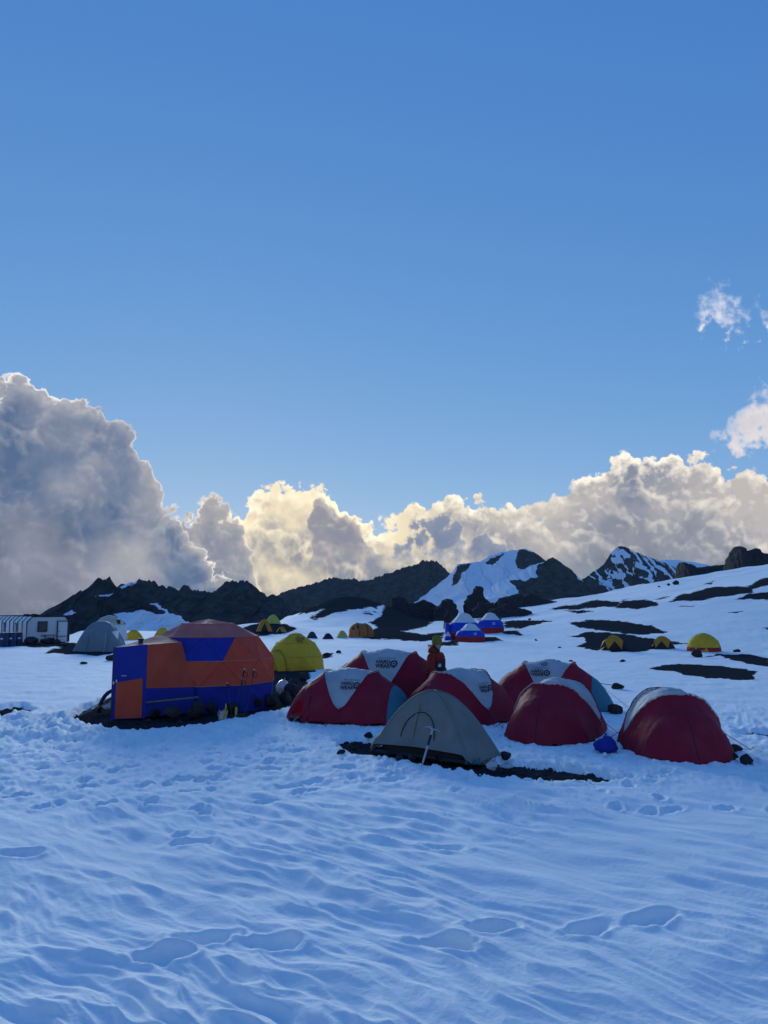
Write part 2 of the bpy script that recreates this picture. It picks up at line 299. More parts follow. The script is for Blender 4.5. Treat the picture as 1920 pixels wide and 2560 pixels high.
def ground_material():
    m = bpy.data.materials.new('snow_and_gravel'); m.use_nodes = True; nt = m.node_tree; b = nt.nodes['Principled BSDF']; N = nt.nodes.new; L = nt.links.new
    at = N('ShaderNodeAttribute'); at.attribute_name = 'bare'; ge = N('ShaderNodeNewGeometry')
    n1 = N('ShaderNodeTexNoise'); L(ge.outputs['Position'], n1.inputs['Vector']); n1.inputs['Scale'].default_value = 6; n1.inputs['Detail'].default_value = 6
    a = N('ShaderNodeMath'); a.operation = 'MULTIPLY_ADD'; L(n1.outputs[0], a.inputs[0]); a.inputs[1].default_value = .5; a.inputs[2].default_value = -.25
    a2 = N('ShaderNodeMath'); a2.operation = 'ADD'; L(at.outputs['Fac'], a2.inputs[0]); L(a.outputs[0], a2.inputs[1])
    n0 = N('ShaderNodeTexNoise'); L(ge.outputs['Position'], n0.inputs['Vector']); n0.inputs['Scale'].default_value = .9; n0.inputs['Detail'].default_value = 7; n0.inputs['Roughness'].default_value = .65
    a3 = N('ShaderNodeMath'); a3.operation = 'MULTIPLY_ADD'; L(n0.outputs[0], a3.inputs[0]); a3.inputs[1].default_value = 1.7; a3.inputs[2].default_value = -.85
    a4 = N('ShaderNodeMath'); a4.operation = 'ADD'; L(a2.outputs[0], a4.inputs[0]); L(a3.outputs[0], a4.inputs[1]); a2 = a4
    r = N('ShaderNodeMapRange'); r.interpolation_type = 'SMOOTHSTEP'; r.inputs[1].default_value = .44; r.inputs[2].default_value = .56; L(a2.outputs[0], r.inputs[0])
    n2 = N('ShaderNodeTexNoise'); L(ge.outputs['Position'], n2.inputs['Vector']); n2.inputs['Scale'].default_value = 9; n2.inputs['Detail'].default_value = 8; n2.inputs['Roughness'].default_value = .7
    gr = N('ShaderNodeValToRGB'); L(n2.outputs[0], gr.inputs[0]); gr.color_ramp.elements[0].position = .3; gr.color_ramp.elements[0].color = (.017, .020, .024, 1)
    gr.color_ramp.elements[1].position = .75; gr.color_ramp.elements[1].color = (.052, .055, .062, 1)
    n3 = N('ShaderNodeTexNoise'); L(ge.outputs['Position'], n3.inputs['Vector']); n3.inputs['Scale'].default_value = .6; n3.inputs['Detail'].default_value = 5
    sn = N('ShaderNodeValToRGB'); L(n3.outputs[0], sn.inputs[0]); sn.color_ramp.elements[0].position = .35; sn.color_ramp.elements[0].color = (.90, .905, .90, 1)
    sn.color_ramp.elements[1].position = .65; sn.color_ramp.elements[1].color = (.95, .95, .945, 1)
    mx = N('ShaderNodeMix'); mx.data_type = 'RGBA'; L(r.outputs[0], mx.inputs[0]); L(sn.outputs[0], mx.inputs[6]); L(gr.outputs[0], mx.inputs[7])
    L(mx.outputs[2], b.inputs['Base Color']); b.inputs['Roughness'].default_value = .85
    sp_ = N('ShaderNodeMapRange'); L(r.outputs[0], sp_.inputs[0]); sp_.inputs[3].default_value = .2; sp_.inputs[4].default_value = 0.0; L(sp_.outputs[0], b.inputs['Specular IOR Level'])
    n4 = N('ShaderNodeTexNoise'); L(ge.outputs['Position'], n4.inputs['Vector']); n4.inputs['Scale'].default_value = 22; n4.inputs['Detail'].default_value = 6; n4.inputs['Roughness'].default_value = .6
    st = N('ShaderNodeMapRange'); L(r.outputs[0], st.inputs[0]); st.inputs[3].default_value = .32; st.inputs[4].default_value = 1.0
    bp = N('ShaderNodeBump'); L(n4.outputs[0], bp.inputs['Height']); L(st.outputs[0], bp.inputs['Strength']); bp.inputs['Distance'].default_value = .03; L(bp.outputs[0], b.inputs['Normal'])
    return m
GROUND_MAT = ground_material()
def mountain_material():
    m = bpy.data.materials.new('mountain_rock_and_snow'); m.use_nodes = True; nt = m.node_tree; b = nt.nodes['Principled BSDF']; N = nt.nodes.new; L = nt.links.new
    at = N('ShaderNodeAttribute'); at.attribute_name = 'snow'; ge = N('ShaderNodeNewGeometry')
    n1 = N('ShaderNodeTexNoise'); L(ge.outputs['Position'], n1.inputs['Vector']); n1.inputs['Scale'].default_value = .12; n1.inputs['Detail'].default_value = 9; n1.inputs['Roughness'].default_value = .65
    a = N('ShaderNodeMath'); a.operation = 'MULTIPLY_ADD'; L(n1.outputs[0], a.inputs[0]); a.inputs[1].default_value = .5; a.inputs[2].default_value = -.25
    a2 = N('ShaderNodeMath'); a2.operation = 'ADD'; L(at.outputs['Fac'], a2.inputs[0]); L(a.outputs[0], a2.inputs[1])
    r = N('ShaderNodeMapRange'); r.interpolation_type = 'SMOOTHSTEP'; r.inputs[1].default_value = .42; r.inputs[2].default_value = .58; L(a2.outputs[0], r.inputs[0])
    gr = N('ShaderNodeValToRGB'); L(n1.outputs[0], gr.inputs[0]); gr.color_ramp.elements[0].position = .3; gr.color_ramp.elements[0].color = (.012, .014, .017, 1)
    gr.color_ramp.elements[1].position = .72; gr.color_ramp.elements[1].color = (.075, .076, .080, 1)
    mx = N('ShaderNodeMix'); mx.data_type = 'RGBA'; L(r.outputs[0], mx.inputs[0]); L(gr.outputs[0], mx.inputs[6]); mx.inputs[7].default_value = (.86, .88, .91, 1)
    L(mx.outputs[2], b.inputs['Base Color']); b.inputs['Roughness'].default_value = 1.0; b.inputs['Specular IOR Level'].default_value = 0.0
    return m
MTN_MAT = mountain_material()

# ---------------------------------------------------------------- ground
def project(x, y, z):
    yy = y*math.cos(PITCH)+(z-CAMH)*math.sin(PITCH); zz = -y*math.sin(PITCH)+(z-CAMH)*math.cos(PITCH)
    yy = np.where(yy > .01, yy, .01)
    return 960+F*x/yy, 1280-F*zz/yy
def Hbase(x, y):
    x = np.asarray(x, float); y = np.asarray(y, float)
    z = .17*SP(x-12, 6)*S(30, 95, y)-.35*SP(y-208, 8)*S(8, 30, x)
    z = z+5.0*np.exp(-((x+6)/9)**2-((y-140)/26)**2)+1.1*np.exp(-((x+13.5)/5)**2-((y-86)/8)**2)
    z = z+.3*fbm(x/14, y/14, 3, 5)*S(24, 60, y)*(1+2*S(80, 200, y))
    q = x/np.maximum(y, 1)
    z = z-.10*SP(y-86, 6)*S(-.385, -.43, q)-.05*SP(y-100, 8)*S(-.12, -.17, q)
    z = z+.22*np.exp(-((x-.1)/2.0)**2-((y-20.3)/1.6)**2)
    z = z-.02*SP(y-230, 20)*S(-.2, .2, x/np.maximum(y, 1))
    return np.maximum(z, -22+.5*np.minimum(z+22, 0)*.1)
def at(u, v):
    """where the line of sight through (u, v) meets the ground"""
    d = pixdir(u, v); t = np.geomspace(2, 400, 4000)
    x, y, z = t*d[0], t*d[1], CAMH+t*d[2]
    k = np.argmax(z < Hbase(x, y))
    return float(x[k]), float(y[k]), float(Hbase(x[k], y[k]))
def gz(x, y): return float(Hbase(np.array([x]), np.array([y]))[0])
BARE = [  # dark gravel showing through the snow
    [(172, 1797), (205, 1768), (260, 1750), (300, 1730), (640, 1680), (700, 1640), (790, 1672), (780, 1690), (745, 1745), (700, 1770), (640, 1782), (590, 1790), (540, 1800), (470, 1812), (430, 1818), (330, 1822), (280, 1824), (225, 1812)],
    [(850, 1850), (905, 1843), (1000, 1865), (1100, 1890), (1230, 1900), (1300, 1903), (1420, 1918), (1565, 1944), (1500, 1950), (1400, 1948), (1290, 1940), (1200, 1932), (1080, 1912), (960, 1890), (895, 1884), (860, 1868)],
    [(1632, 1668), (1670, 1659), (1790, 1663), (1897, 1680), (1880, 1690), (1893, 1700), (1860, 1701), (1720, 1691), (1694, 1680)],
    [(1740, 1643), (1790, 1634), (1860, 1637), (1930, 1645), (1930, 1668), (1870, 1662), (1835, 1652), (1800, 1640)],
    [(1424, 1556), (1470, 1550), (1560, 1552), (1630, 1560), (1676, 1580), (1600, 1584), (1520, 1579), (1450, 1568)],
    [(1421, 1591), (1470, 1579), (1590, 1586), (1728, 1611), (1690, 1612), (1600, 1626), (1550, 1630), (1490, 1626), (1442, 1614), (1470, 1604), (1462, 1592)],
    [(1420, 1521), (1475, 1509), (1500, 1502), (1562, 1505), (1545, 1516), (1490, 1520)], [(1535, 1520), (1562, 1500), (1620, 1495), (1653, 1505), (1648, 1512), (1590, 1519)],
    [(1675, 1506), (1700, 1490), (1760, 1469), (1830, 1466), (1885, 1469), (1880, 1482), (1760, 1497), (1740, 1502)], [(1830, 1499), (1868, 1486), (1930, 1480), (1930, 1500)],
    [(1863, 1471), (1890, 1455), (1930, 1440), (1930, 1462), (1885, 1472)], [(1418, 1526), (1460, 1524), (1492, 1530), (1445, 1533)], [(1635, 1497), (1680, 1488), (1672, 1494)], [(1705, 1517), (1740, 1511), (1728, 1517)],
    [(1752, 1459), (1782, 1452), (1776, 1459)], [(1820, 1530), (1858, 1529), (1835, 1533)], [(1905, 1570), (1930, 1566), (1930, 1574)], [(1365, 1523), (1430, 1512), (1500, 1500), (1500, 1518), (1420, 1524)],
    [(1258, 1556), (1300, 1551), (1378, 1553), (1340, 1562), (1300, 1572), (1260, 1573)], [(1255, 1580), (1290, 1578), (1310, 1590), (1262, 1588)], [(1205, 1592), (1240, 1596), (1262, 1604), (1215, 1606)],
    [(1420, 1560), (1375, 1575), (1340, 1560)][:0] or [(1130, 1604), (1150, 1600), (1152, 1613), (1105, 1614), (1100, 1606)],
    [(955, 1528), (978, 1478), (1060, 1486), (1010, 1516), (1040, 1527), (1110, 1530), (1095, 1548), (1070, 1565), (1010, 1578), (1062, 1585), (1116, 1580), (1110, 1597), (1062, 1603), (1000, 1600), (930, 1597), (895, 1593), (920, 1580), (940, 1566), (918, 1556), (950, 1540)],
    [(748, 1530), (800, 1505), (850, 1488), (885, 1480), (940, 1486), (985, 1500), (965, 1512), (920, 1517), (870, 1528), (830, 1534), (788, 1549), (780, 1543), (810, 1520), (770, 1535)],
    [(590, 1580), (620, 1566), (660, 1556), (720, 1561), (747, 1572), (725, 1581), (650, 1592), (600, 1590)], [(0, 1600), (110, 1598), (165, 1608), (300, 1622), (296, 1634), (245, 1640), (165, 1638), (115, 1632), (150, 1618), (90, 1617), (-60, 1616), (-60, 1598)],
    [(1150, 1535), (1260, 1530), (1330, 1540), (1250, 1546), (1160, 1545)], [(1080, 1515), (1130, 1510), (1140, 1522), (1085, 1522)], [(795, 1640), (835, 1632), (832, 1642), (798, 1645)], [(1700, 1827), (1930, 1826), (1930, 1838), (1860, 1836)][:0] or [(1855, 1829), (1930, 1826), (1930, 1838), (1880, 1836)],
    [(-60, 1770), (60, 1760), (80, 1772), (40, 1784), (-60, 1790)]]
def poly_sd(u, v, P, sy):
    """signed distance (positive inside) to a polygon, vertical distances weighted by sy"""
    P = np.array(P, float); d2 = np.full(u.shape, 1e9); ins = np.zeros(u.shape, bool)
    for (x0, y0), (x1, y1) in zip(P, np.roll(P, -1, 0)):
        ex, ey = x1-x0, (y1-y0)*sy; px, py = u-x0, (v-y0)*sy
        t = np.clip((px*ex+py*ey)/(ex*ex+ey*ey+1e-9), 0, 1)
        d2 = np.minimum(d2, (px-t*ex)**2+(py-t*ey)**2)
        c = ((y0 > v) != (y1 > v)) & (u < (x1-x0)*(v-y0)/((y1-y0) if y1 != y0 else 1e-9)+x0); ins ^= c
    return np.where(ins, 1, -1)*np.sqrt(d2)
FOOT = [(1116, 2367, .55), (1235, 2326, .4), (1470, 2320, .4), (1632, 2304, .3), (506, 2350, .4), (683, 2368, .35), (1110, 2120, .25), (520, 1950, .45), (460, 1948, .4), (600, 1915, .35), (675, 1925, .4), (720, 1970, .4), (780, 1955, .25),
        (410, 2400, .35), (55, 2140, .3), (480, 2110, .35), (860, 1920, .3), (990, 1950, .3)]
def build_ground():
    th = np.radians(np.concatenate([np.linspace(-180, -36, 60, endpoint=False), np.linspace(-36, 36, 960, endpoint=False), np.linspace(36, 180, 61)]))
    inv = np.linspace(1/3.9, 1/30, 430)
    r = np.concatenate([np.linspace(.3, 3.8, 16), 1/inv, np.geomspace(30.4, 240, 190), np.geomspace(248, 2600, 40)])
    R, T = np.meshgrid(r, th, indexing='ij'); x = R*np.sin(T); y = R*np.cos(T)
    z = Hbase(x, y); u, v = project(x, y, z); front = y > 2
    # bare patches
    gs = np.maximum(1, R/16); wu = fbm(x/(.9*gs), y/(1.6*gs), 5, 31, .65)*26; wv = fbm(x/(.9*gs), y/(1.6*gs), 5, 37, .65)*8
    sd = np.full(x.shape, -1e3)
    for P in BARE:
        A = np.array(P); k = front & (u > A[:, 0].min()-60) & (u < A[:, 0].max()+60) & (v > A[:, 1].min()-25) & (v < A[:, 1].max()+25)
        if k.any(): sd[k] = np.maximum(sd[k], poly_sd(u[k]+wu[k], v[k]+wv[k], P, 4.0))
    # scattered melted-out streaks on the right-hand slope and round the moraine
    st = fbm(x/9+y/30, y/34, 4, 77); far = S(75, 110, y)*S(4, 16, x)
    sd = np.maximum(sd, np.where(far > .1, (st-.62)*60*far-(1-far)*20, -1e3))
    st2 = fbm(x/3.0, y/7, 4, 78); md = np.exp(-((x+5)/10)**2-((y-138)/24)**2); sd = np.maximum(sd, np.where(md > .35, (st2-.30)*40, -1e3))
    # sides of the near ground outside the picture carry the same patchy snow
    st3 = fbm(x/7, y/7, 4, 79); side = np.where(front, S(.62, .8, np.abs(x)/np.maximum(y, .1)), 1)*S(14, 22, R); sd = np.maximum(sd, np.where(side > .05, (st3-.42)*60*side-(1-side)*30, -1e3))
    bare = np.clip(.5+sd/24, -.2, 1.2)
    near = 1-S(24, 40, R)
    # wind-carved snow
    e1, e2 = (.743, -.669), (.669, .743)
    a = x*e1[0]+y*e1[1]; b = x*e2[0]+y*e2[1]
    b2 = b+.18*fbm(a/1.1, b/.9, 3, 11)+.35*fbm(a/4, b/4, 2, 12)
    sas = fbm(a/1.2, b2/.33, 3, 21, .42, ridged=True); sas = np.sign(sas)*np.abs(sas)**1.15; sw = fbm(a/2.5, b2/.85, 3, 23)
    fine = fbm(a/.7, b2/.17, 2, 25, .5)
    patch = np.clip(.55+.9*fbm(x/3.5, y/3.5, 2, 26), .15, 1.2)
    camp = S(10.2, 12.5, R+.6*fbm(x/1.5, y/1.5, 2, 41)+np.where(x > 0, -.9*S(0, 4, x), 0))
    open_ = 1-.75*camp
    dz = (.080*sas*patch+.085*sw+.034*fine*patch)*open_*(.35+.65*near)
    tr = fbm(x/.34, y/.34, 4, 51, .55); lump = np.maximum(fbm(x/.16, y/.16, 3, 53), -.1)
    trample = camp*(1-S(19, 26, R))
    dz = dz+trample*(.055*tr+.05*lump)+.05*fbm(x/1.2, y/.8, 4, 55)*S(18, 26, R)*(1-S(60, 90, R))
    # shovelled bank in front of the big tent and at its left
    bu = poly_sd(u, v, [(-80, 1795), (60, 1782), (160, 1792), (215, 1818), (330, 1836), (480, 1830), (590, 1808), (650, 1795), (730, 1780), (730, 1796), (600, 1828), (450, 1848), (250, 1855), (100, 1842), (-80, 1836)], 3.0)
    bank = np.where(front & (R < 24), S(-30, 22, bu), 0); dz = dz+bank*(.07+.07*lump+.11*tr)
    # ragged snow rim round the near bare patches
    rim = np.where(R < 30, S(-24, 3, sd), 0); dz = dz-rim*.16*np.where(R < 24, 1, .4)+np.where(R < 24, S(-30, -8, sd)*(1-S(-8, 2, sd)), 0)*(.05+.035*lump+.05*tr)
    dz = dz+S(.45, .6, bare)*(.03*fbm(x/.25, y/.25, 3, 61)*near+.25*fbm(x/5, y/5, 4, 63)*S(50, 120, R))
    # boot holes
    rng = np.random.default_rng(3)
    feet = [(*at(p, q)[:2], d) for p, q, d in FOOT]
    for i in range(260):
        rr = 10.5+10*rng.random(); t = math.radians(-26+52*rng.random()); feet.append((rr*math.sin(t), rr*math.cos(t), .12+.2*rng.random()))
    for k in range(1):                                  # worn lines of steps through the open snow
        p0 = at(*[(560, 1930), (1000, 1960), (1700, 2150)][k]); p1 = at(*[(300, 2480), (1900, 2330), (1350, 1960)][k])
        for s in np.arange(.03, .5, .09): feet.append((p0[0]+(p1[0]-p0[0])*s+rng.normal(0, .13), p0[1]+(p1[1]-p0[1])*s+rng.normal(0, .13), .1+.16*rng.random()))
    for i, (fx, fy, dep) in enumerate(feet):
        k = (np.abs(x-fx) < .6) & (np.abs(y-fy) < .6)
        if not k.any(): continue
        an = rng.normal(1.1, .5) if i >= len(FOOT) else rng.normal(.25, .35)
        dx, dy = x[k]-fx, y[k]-fy; p = dx*math.cos(an)+dy*math.sin(an); q = -dx*math.sin(an)+dy*math.cos(an)
        p = p+.05*fbm(dx/.12+i, dy/.12, 2, 91); ln = .23 if i < len(FOOT) else .17
        e = np.sqrt((p/ln)**2+(q/(ln*.55))**2); dz[k] += -dep*.27*(1-S(.55, 1.05, e))+.012*np.exp(-((e-1.25)/.22)**2)
    z = z+np.where(front, dz, dz*.6)*(1-.5*S(.5, .6, bare))
    nr, nc = R.shape; V = np.stack([x, y, z], -1).reshape(-1, 3)
    i = np.arange(nr-1)[:, None]*nc+np.arange(nc-1)[None, :]
    Q = np.stack([i, i+1, i+nc+1, i+nc], -1).reshape(-1, 4)[:, ::-1]
    o = mesh_obj('ground', V, Q, GROUND_MAT); tag(o, kind='structure')
    # centre cap under the photographer
    a_ = o.data.attributes.new('bare', 'FLOAT', 'POINT'); a_.data.foreach_set('value', bare.ravel().astype(np.float32))
    return o
build_ground()

# ---------------------------------------------------------------- mountains
def mountain(name, sil, D, W, base, snow=None, rock=None, p=1.35, amp=.28, jag=2.5, rin=0.0, seed=0, cols=None, default=0.0, streak=None, scale=1.0):
    us = np.array([q[0] for q in sil], float); vs = np.array([q[1] for q in sil], float)
    n = cols or int((us.max()-us.min())/2.2); u = np.linspace(us.min(), us.max(), n)
    v = np.interp(u, us, vs)+jag*(1.3*fbm(u/19, u*0+seed, 5, seed, .62)-.7*np.maximum(0, fbm(u/9, u*0+seed+5, 3, seed+40, .6)))
    a = (u-960)/F; b = -(v-1280)/F
    k = D/(math.cos(PITCH)-b*math.sin(PITCH)); cx = a*k; cz = CAMH+k*(math.sin(PITCH)+b*math.cos(PITCH))
    t = np.concatenate([-np.linspace(1, .04, 14)**1.5, np.linspace(0, 1, 84)**1.3])
    Tm, X = np.meshgrid(t, cx, indexing='ij'); CZ = np.broadcast_to(cz, X.shape)
    Y = D-W*Tm; hgt = np.maximum(CZ-base, 1)
    f = np.abs(Tm); prof = (1-np.clip(f, 0, 1))**p
    sc = hgt.max()*scale
    rel = fbm(X/(sc*.55)+seed*3.1, Y/(W*.8), 5, seed+3, .52, ridged=True); rl2 = fbm(X/(sc*.16), Y/(W*.3), 4, seed+9, .6)
    env_ = np.minimum(f*4, 1)*(1-f)**.7
    # buttresses run downslope: shift the crest profile sideways with the relief
    Zs = base+hgt*prof+hgt.max()*amp*.5*env_*(rel*.55+rl2*.35-.25); Y = Y-sc*amp*.55*env_*(rel*.6+rl2*.5)
    Xw = X+W*.10*env_*rl2
    V = np.stack([Xw, Y, Zs], -1)
    pu, pv = project(Xw, Y, Zs)
    gy = np.gradient(Zs, axis=1)/(np.gradient(X, axis=1)+1e-6)
    sn = np.full(X.shape, default)
    wu, wv = 11*fbm(X/(sc*.14), Zs/(sc*.2), 4, seed+15, .6), 9*fbm(X/(sc*.14), Zs/(sc*.2), 4, seed+16, .6)
    if streak: sn = np.clip(.5+streak[0]*(fbm(X/(sc*streak[2]), Zs/(sc*streak[3]), 4, seed+20, .6)-streak[1])-rel*.25, 0, 1)
    for P in (snow or []): sn = np.maximum(sn, np.clip(.5+poly_sd(pu+wu, pv+wv, P, 1.5)/7, 0, 1))
    for P in (rock or []): sn = np.minimum(sn, np.clip(.5-(poly_sd(pu+wu, pv+wv, P, 1.5)-rin)/7+1.5*np.maximum(fbm(X/(sc*.05), Zs/(sc*.16), 4, seed+31, .6)-.12, 0), 0, 1))
    nr, nc = X.shape; i = np.arange(nr-1)[:, None]*nc+np.arange(nc-1)[None, :]
    Q = np.stack([i, i+1, i+nc+1, i+nc], -1).reshape(-1, 4)[:, ::-1]
    o = mesh_obj(name, V.reshape(-1, 3), Q, MTN_MAT); tag(o, kind='structure')
    at_ = o.data.attributes.new('snow', 'FLOAT', 'POINT'); at_.data.foreach_set('value', sn.ravel().astype(np.float32))
    return o
mountain('left_hill', [(60, 1590), (110, 1560), (135, 1530), (150, 1508), (200, 1480), (215, 1475), (232, 1460), (243, 1447), (258, 1444), (275, 1446), (281, 1463), (300, 1470), (330, 1480), (370, 1497), (420, 1520), (470, 1548), (520, 1578), (560, 1605)], 230, 46, -5, amp=.34,
         snow=[[(280, 1536), (330, 1529), (350, 1526), (400, 1536), (415, 1531), (372, 1507), (388, 1508), (432, 1534), (480, 1558), (440, 1600), (290, 1600), (312, 1556)], [(158, 1536), (180, 1524), (192, 1533), (175, 1539)], [(235, 1491), (262, 1486), (282, 1484), (270, 1490)]], seed=3, jag=9)
mountain('left_ridge', [(230, 1500), (280, 1470), (300, 1462), (340, 1454), (375, 1450), (388, 1455), (395, 1463), (420, 1468), (450, 1472), (462, 1463), (475, 1472), (500, 1479), (540, 1478), (550, 1465), (575, 1453), (600, 1451), (625, 1455), (640, 1465), (650, 1480), (665, 1490), (690, 1487), (720, 1512), (760, 1545), (800, 1575)], 430, 80, -9,
         snow=[[(298, 1470), (320, 1458), (350, 1452), (335, 1461), (305, 1474)]], seed=5, jag=10, streak=(1.5, .52, .08, .25))
mountain('far_ridge', [(540, 1525), (640, 1500), (690, 1488), (740, 1470), (790, 1457), (830, 1445), (840, 1443), (860, 1450), (885, 1447), (900, 1453), (930, 1450), (960, 1437), (990, 1425), (1030, 1415), (1060, 1402), (1080, 1401), (1100, 1410), (1116, 1427), (1140, 1445), (1180, 1480), (1240, 1530)], 900, 170, -15, seed=8, jag=9, streak=(1.5, .55, .08, .25))
mountain('snow_peak', [(980, 1535), (1060, 1490), (1090, 1465), (1130, 1432), (1145, 1410), (1170, 1408), (1200, 1404), (1220, 1393), (1250, 1380), (1290, 1376), (1312, 1371), (1330, 1378), (1350, 1390), (1365, 1402), (1400, 1430), (1450, 1460), (1540, 1510)], 820, 190, -14, default=1.0,
         rock=[[(1205, 1410), (1222, 1392), (1255, 1380), (1270, 1382), (1252, 1396), (1238, 1412), (1232, 1430), (1226, 1428), (1228, 1412)], [(1280, 1392), (1300, 1370), (1320, 1371), (1350, 1385), (1420, 1430), (1400, 1440), (1340, 1412), (1310, 1426), (1288, 1420), (1284, 1408)], [(1120, 1466), (1138, 1426), (1146, 1407), (1172, 1406), (1205, 1402), (1180, 1412), (1165, 1432), (1145, 1462), (1125, 1468)], [(1076, 1474), (1110, 1443), (1128, 1430), (1105, 1458), (1085, 1474)]], seed=12, amp=.16, jag=4, p=1.15, rin=4.0)
mountain('middle_peak', [(1100, 1520), (1200, 1482), (1260, 1450), (1320, 1421), (1370, 1398), (1383, 1393), (1400, 1405), (1430, 1425), (1440, 1440), (1450, 1450), (1490, 1478), (1540, 1510)], 700, 150, -12, default=1.0,
         rock=[[(1376, 1392), (1392, 1394), (1432, 1422), (1445, 1440), (1500, 1480), (1560, 1530), (1320, 1520), (1290, 1470), (1270, 1452), (1290, 1447), (1312, 1452), (1340, 1440), (1338, 1428), (1350, 1412)]], seed=15, amp=.22, jag=5, p=1.2)
mountain('right_peak', [(1390, 1500), (1430, 1462), (1460, 1446), (1510, 1410), (1530, 1380), (1540, 1368), (1550, 1365), (1570, 1370), (1600, 1385), (1640, 1400), (1680, 1415), (1720, 1427), (1790, 1450)], 780, 165, -10, seed=18, amp=.24, jag=5, streak=(3.2, .02, .07, .22))
mountain('distant_snowfield', [(1560, 1440), (1620, 1412), (1650, 1401), (1680, 1399), (1740, 1406), (1830, 1425)], 1700, 500, -10, seed=21, amp=.05, jag=1, default=1.0)
# ---------------------------------------------------------------- rocks
def ico(sub):
    import bmesh
    bm = bmesh.new(); bmesh.ops.create_icosphere(bm, subdivisions=sub, radius=1.0)
    V = np.array([v.co[:] for v in bm.verts]); Fc = np.array([[v.index for v in f.verts] for f in bm.faces]); bm.free(); return V, Fc
ICO3 = ico(3); ICO2 = ico(2)
def rock_mesh(dims, seed, sub=3, cuts=16, rough=.06, squash=None):
    rng = np.random.default_rng(seed); V, Fc = ICO3 if sub == 3 else ICO2
    n = rng.normal(size=(cuts, 3)); n /= np.linalg.norm(n, axis=1)[:, None]; d = rng.uniform(.55, .9, cuts)
    dots = V @ n.T; lim = np.where(dots > .05, d/np.maximum(dots, .05), 9).min(1)
    r = np.minimum(lim, 1.05)+rough*fbm(V[:, 0]*2.3+seed, V[:, 1]*2.3+V[:, 2]*1.7, 3, seed)
    return V*r[:, None]*np.array(dims)/2, Fc
def rock(u, v, w, h, seed, label, name='boulder', group='dark stones lying on the snow', depth=None, sink=.25, rz=None, d=None, mat='rock', cuts=16):
    """a stone w wide, h high standing on the ground where the line of sight (u, v) meets it; w, h in photo pixels"""
    x, y, z = at(u, v) if d is None else (pixdir(u, v)[0]*d/pixdir(u, v)[1], d, 0)
    if d is not None: z = CAMH+d*pixdir(u, v)[2]/pixdir(u, v)[1]
    k = y/F; W, H = w*k, h*k
    V, Fc = rock_mesh((W, depth or W*.8, H*(1+sink)), seed, cuts=cuts)
    V = V+np.array([0, (depth or W*.8)*.3, H*(1+sink)/2-H*sink])
    o = mesh_obj(name, V, Fc, M[mat], smooth=False, loc=(x, y, z)); o.rotation_euler = (0, 0, rz if rz is not None else 0)
    return tag(o, label, 'rock', group)

# ---------------------------------------------------------------- tents
class Surf:
    """a triangle mesh with parameters per vertex that can be cut along the zero line of a field"""
    def __init__(s, V, P, T): s.V, s.P, s.T = np.asarray(V, float), np.asarray(P, float), np.asarray(T, int)
    def split(s, f):
        V = list(map(tuple, s.V)); P = list(map(tuple, s.P)); val = list(f); A, B = [], []; cache = {}
        def cut(i, j):
            k = (min(i, j), max(i, j))
            if k not in cache:
                t = val[i]/(val[i]-val[j]); cache[k] = len(V)
                V.append(tuple(np.array(V[i])*(1-t)+np.array(V[j])*t)); P.append(tuple(np.array(P[i])*(1-t)+np.array(P[j])*t)); val.append(0.0)
            return cache[k]
        for t in s.T:
            sg = [val[i] > 0 for i in t]
            if all(sg): A.append(t); continue
            if not any(sg): B.append(t); continue
            k = sg.index(True) if sum(sg) == 1 else sg.index(False)
            a, b, c = t[k], t[(k+1) % 3], t[(k+2) % 3]; ab, ca = cut(a, b), cut(c, a)
            one, two = [(a, ab, ca)], [(ab, b, c), (ab, c, ca)]
            (A if sg[k] else B).extend(one); (B if sg[k] else A).extend(two)
        return Surf(V, P, A if A else np.zeros((0, 3))), Surf(V, P, B if B else np.zeros((0, 3)))
    def build(s, name, mat, parent):
        if not len(s.T): return None
        used = np.unique(s.T); m = np.full(len(s.V), -1); m[used] = np.arange(len(used))
        return mesh_obj(name, s.V[used], m[s.T], mat, parent, True)
def grid_surf(fn, A, B):
    a, b = np.meshgrid(A, B, indexing='ij'); V = fn(a, b); nr, nc = a.shape
    i = (np.arange(nr-1)[:, None]*nc+np.arange(nc-1)[None, :]).ravel()
    T = np.concatenate([np.stack([i, i+nc, i+nc+1], -1), np.stack([i, i+nc+1, i+1], -1)])
    return Surf(V.reshape(-1, 3), np.stack([a.ravel(), b.ravel()], -1), T)
def text_mesh(s, size, spacing=1.0, bold=0.0):
    c = bpy.data.curves.new('tmp', 'FONT'); c.body = s; c.size = size; c.space_character = spacing; c.offset = bold; c.align_x = 'CENTER'; c.resolution_u = 2
    o = link(bpy.data.objects.new('tmp', c)); dg = bpy.context.evaluated_depsgraph_get(); me = o.evaluated_get(dg).to_mesh()
    V = np.array([v.co[:] for v in me.vertices]) if len(me.vertices) else np.zeros((0, 3)); Fc = [tuple(p.vertices) for p in me.polygons]
    o.evaluated_get(dg).to_mesh_clear(); bpy.data.objects.remove(o); bpy.data.curves.remove(c); return V, Fc
def disc(cx, cy, r, n=20, r0=0.0):
    a = np.linspace(0, 2*np.pi, n, endpoint=False)
    if r0 == 0: return np.stack([cx+r*np.cos(a), cy+r*np.sin(a), a*0], -1), [tuple(range(n))]
    V = np.concatenate([np.stack([cx+q*np.cos(a), cy+q*np.sin(a), a*0], -1) for q in (r0, r)]); return V, [(k, (k+1) % n, n+(k+1) % n, n+k) for k in range(n)]
